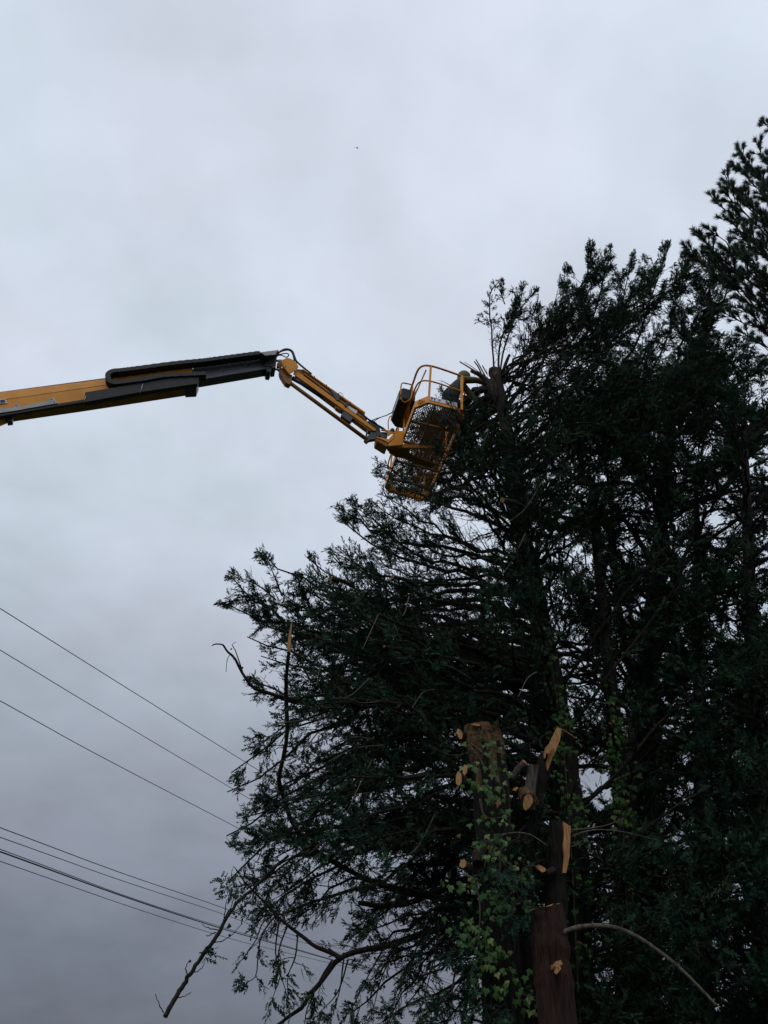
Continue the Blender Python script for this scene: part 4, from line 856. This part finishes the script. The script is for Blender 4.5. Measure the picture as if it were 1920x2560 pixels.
# broken branch caught in the crown, hanging out to the left
hb = thing('broken_branch', at(413, 2540, 8.6), 'long bare broken branch hanging slanting down left of the tree across the wires', 'branch')
def hpath(pts, Y0, Y1, r0, r1, name, m='bark', n=30, sides=8):
    P = catmull(np.array([at(x, y, q) for (x, y), q in zip(pts, np.linspace(Y0, Y1, len(pts)))]), n); P[1:-1] += rng.normal(0, .004, (n - 2, 3))
    V, F = capped(P, np.linspace(r0, r1, n)*(1 + rng.uniform(-.1, .1, n)), sides); return obj(name, V, F, M[m], hb, smooth=True)
hpath([(413, 2541), (440, 2490), (470, 2445), (505, 2390), (545, 2335), (568, 2290), (600, 2250), (640, 2215), (690, 2165), (720, 2140)], 8.6, 9.6, .023, .016, 'stem', 'bark', 50)
for q in ([(409, 2532), (398, 2510), (388, 2485)], [(440, 2496), (462, 2490), (478, 2480)], [(470, 2440), (465, 2415), (474, 2403)], [(480, 2432), (500, 2425), (513, 2403)], [(530, 2358), (560, 2350), (575, 2340), (605, 2310)], [(560, 2300), (580, 2260), (590, 2230)], [(545, 2325), (520, 2320), (505, 2310)], [(540, 2330), (520, 2340), (515, 2338)], [(575, 2285), (600, 2275), (640, 2240)], [(580, 2280), (615, 2262), (655, 2225)], [(620, 2225), (600, 2185), (584, 2166), (580, 2190), (572, 2215)], [(590, 2260), (610, 2285), (622, 2300)], [(560, 2300), (565, 2260), (580, 2230)]):
    hpath(q, 8.8, 8.7, .006, .003, 'twig', 'twig', 9, 5)
Pp, Dd, Ss = [], [], []
for cx_, cy_, k, sp in ((525, 2380, 14, 10), (565, 2210, 16, 12), (580, 2225, 14, 12), (603, 2260, 14, 14), (620, 2290, 10, 12), (590, 2235, 10, 8)):
    for _ in range(k): Pp.append(at(cx_ + rng.normal(0, sp), cy_ + rng.normal(0, sp), 8.8)); Dd.append(rng.normal(size=3) - UP*.6); Ss.append(rng.uniform(.07, .13))
V, F = sprays(np.array(Pp), np.array(Dd), np.array(Ss), rng); o = obj('foliage', V, F, M['leaf'], hb); o['kind'] = 'stuff'
oc = np.array([(1, 0, 0), (-1, 0, 0), (0, 1, 0), (0, -1, 0), (0, 0, 1), (0, 0, -1)], float); fc = np.array([(0, 2, 4), (2, 1, 4), (1, 3, 4), (3, 0, 4), (2, 0, 5), (1, 2, 5), (3, 1, 5), (0, 3, 5)])
Cc = np.array([at(x, y, 8.75) for x, y in ((475, 2403), (467, 2440), (569, 2290), (560, 2300), (573, 2312), (570, 2318), (575, 2316), (574, 2338), (590, 2292), (585, 2285))])
o = obj('cones', (Cc[:, None] + oc[None]*.017).reshape(-1, 3), [(fc[None] + (np.arange(len(Cc))*6)[:, None, None]).reshape(-1, 3)], M['cone'], hb); o['kind'] = 'stuff'

# ------------------------------------------------------------------ ivy
def leaf_mesh(name, m):
    pts = [(0, .06), (.26, -.10), (.46, .20), (.62, .42), (.30, .52), (.20, .74), (0, 1.05), (-.16, .72), (-.32, .50), (-.58, .38), (-.48, .16), (-.26, -.10)]
    V = [(x, y - .1, .22*abs(x) - .16*y*y) for x, y in pts] + [(0, .4, 0.)]
    F = [(i, (i + 1) % 12, 12) for i in range(12)]
    me = bpy.data.meshes.new(name); me.from_pydata(V, [], F); me.materials.append(M[m]); me.update(); return me
LM = [leaf_mesh('leaf_green', 'ivy'), leaf_mesh('leaf_yellow', 'ivy2'), leaf_mesh('leaf_brown', 'ivy3')]
def ivy(label, base, spots, Ycen, stems, seed, size=(.045, .085), mixw=(.93, .05, .02)):
    rg = np.random.default_rng(seed); r = thing('ivy_plant', (base[0], base[1], 0), label, 'ivy', 'ivy climbing the trunks')
    org = ROOT[r]
    for q in stems:
        P = catmull(np.array([at(x, y, q[1]) for x, y in q[0]]), 24); V, F = capped(P, np.linspace(.014, .004, 24), 5); obj('stem', V, F, M['pale_bark'], r, smooth=True)
    tot = 0
    for x0_, y0_, x1_, y1_, n_, rad_ in spots:
        for _ in range(n_):
            u = rg.random(); x = x0_ + (x1_ - x0_)*u + rg.normal(0, rad_); y = y0_ + (y1_ - y0_)*u + rg.normal(0, 10)
            off = math.sqrt(max(0, 1 - min(1, abs(x - (x0_ + (x1_ - x0_)*u))/(rad_*2.2))**2))
            p = at(x, y, Ycen - .12 - .22*off + rg.uniform(-.05, .05))
            nrm = unit(np.array([rg.normal(0, .45), -1 + rg.normal(0, .25), .35 + rg.normal(0, .3)])); dn = unit(np.array([rg.normal(0, .5), 0, -1])); dn = unit(dn - nrm*np.dot(dn, nrm)); sx = np.cross(dn, nrm)
            s_ = rg.uniform(*size)
            o = bpy.data.objects.new('leaf', LM[rg.choice(3, p=mixw)]); col.objects.link(o); o.parent = r
            o.matrix_local = Matrix([[sx[i]*s_ if j == 0 else dn[i]*s_ if j == 1 else nrm[i]*s_ if j == 2 else (p - org)[i] for j in range(4)] for i in range(3)] + [[0, 0, 0, 1]])
            tot += 1
    print('ivy', tot)
ivy('dense green ivy on the trunk of the cut cypress above the stumps', A.trunk[0], [(1352, 1545, 1400, 1800, 130, 20), (1395, 1780, 1435, 2110, 110, 26), (1440, 2150, 1470, 2520, 55, 34)], YA - .1,
    [([(1450, 2560), (1420, 2000), (1385, 1700), (1355, 1540)], YA - .3)], 51)
ivy('green ivy column on the slender trunk between the two big trunks', C_.trunk[0], [(1515, 1725, 1530, 1850, 70, 32), (1530, 1850, 1568, 2060, 120, 22), (1555, 2050, 1560, 2250, 36, 26), (1550, 2230, 1590, 2500, 28, 40)], YC - .1,
    [([(1575, 2560), (1560, 2100), (1535, 1850), (1515, 1720)], YC - .25)], 52)
ivy('loose ivy sprigs with yellowish leaves on the thick tall stump', at(1268, 2560, YS), [(1175, 1850, 1250, 1880, 10, 22), (1180, 1910, 1260, 1920, 16, 26), (1160, 1970, 1240, 1960, 22, 22), (1215, 1985, 1245, 2010, 14, 14), (1200, 2045, 1285, 2040, 9, 8), (1205, 2100, 1250, 2160, 22, 18), (1160, 2200, 1300, 2290, 56, 34), (1180, 2300, 1260, 2420, 70, 36), (1240, 2420, 1330, 2540, 50, 40), (1220, 2040, 1270, 2240, 40, 30), (1300, 2150, 1330, 2200, 8, 12)], YS - .12,
    [([(1176, 1860), (1190, 1868), (1210, 1885), (1235, 1905)], YS - .24), ([(1178, 1870), (1195, 1890), (1210, 1915), (1214, 1925)], YS - .25), ([(1200, 1998), (1215, 2043), (1270, 2042)], YS - .25), ([(1225, 2105), (1265, 2085), (1320, 2085), (1370, 2115)], YS - .3), ([(1160, 2185), (1200, 2200), (1215, 2150)], YS - .3), ([(1185, 2200), (1200, 2260), (1195, 2360), (1180, 2460)], YS - .3), ([(1230, 1925), (1250, 1960), (1265, 1985)], YS - .24)], 53, (.035, .068), (.84, .14, .02))

# ------------------------------------------------------------------ overhead wires
def wire(label, pts, h, r, group, sag=.0, strands=1):
    P = []
    for (x, y) in pts:
        q = ray(x, y); P.append(EYE + q*(h/q[2]))
    P = np.array(P); d0 = unit(P[0] - P[1]); d1 = unit(P[-1] - P[-2]); P = np.vstack([P[0] + d0*14, P, P[-1] + d1*25])
    C = catmull(P, 50); org = C[0]
    if strands == 1: V, F = capped(C, np.full(50, r), 6)
    else:
        t = np.linspace(0, 40, 50); V, F = join(capped(C, np.full(50, r), 6), capped(C + np.stack([0*t, 0*t, r*2.1 + .5*r*np.sin(t*.35)], 1), np.full(50, r*.55), 6))
    o = obj('overhead_wire', V, F, M['cable'], None, smooth=True, origin=org); tag(o, label, 'wire', group)
gw = 'overhead wires at the left'
wire('topmost and steepest of the three thin overhead wires at left', [(0, 1521), (250, 1678), (589, 1890), (690, 1953)], 7.5, .0095, gw)
wire('middle of the three thin steep overhead wires at left', [(0, 1625), (250, 1776), (570, 1965), (700, 2042)], 7.2, .0095, gw)
wire('lowest of the three thin steep overhead wires at left', [(0, 1752), (250, 1890), (589, 2067), (720, 2136)], 7.0, .011, gw)
wire('upper thin wire of the lower bundle at left', [(0, 2069), (300, 2181), (575, 2276), (687, 2324), (978, 2408)], 3.6, .010, gw)
wire('second thin wire of the lower bundle, just above the thick cable', [(0, 2093), (300, 2200), (560, 2286), (700, 2338), (900, 2398)], 3.5, .009, gw)
wire('thick black twin cable of the lower bundle at left', [(0, 2129), (335, 2250), (560, 2323), (700, 2363), (913, 2424)], 3.3, .017, gw, strands=2)
wire('lowest thin wire beneath the thick black cable', [(0, 2153), (335, 2270), (560, 2342), (700, 2378), (860, 2416)], 3.2, .009, gw)

# ------------------------------------------------------------------ small flying bird
bd = EYE + ray(892, 369)*42
V = [bd + np.array(v) for v in ((-.10, 0, -.06), (.0, -.02, .0), (.09, 0, .05), (.0, .03, .015), (-.12, .02, .10), (-.02, .03, .11), (.10, -.02, -.09), (.04, .02, -.1), (0, 0, -.02))]
o = obj('bird', np.array(V), [[0, 1, 3], [1, 2, 3], [0, 3, 8], [8, 3, 2], [0, 8, 1], [1, 8, 2], [1, 4, 5], [1, 5, 3], [1, 6, 7], [1, 7, 3]], M['rubber'], None, origin=bd)
tag(o, 'tiny dark bird flying high in the grey sky', 'bird')
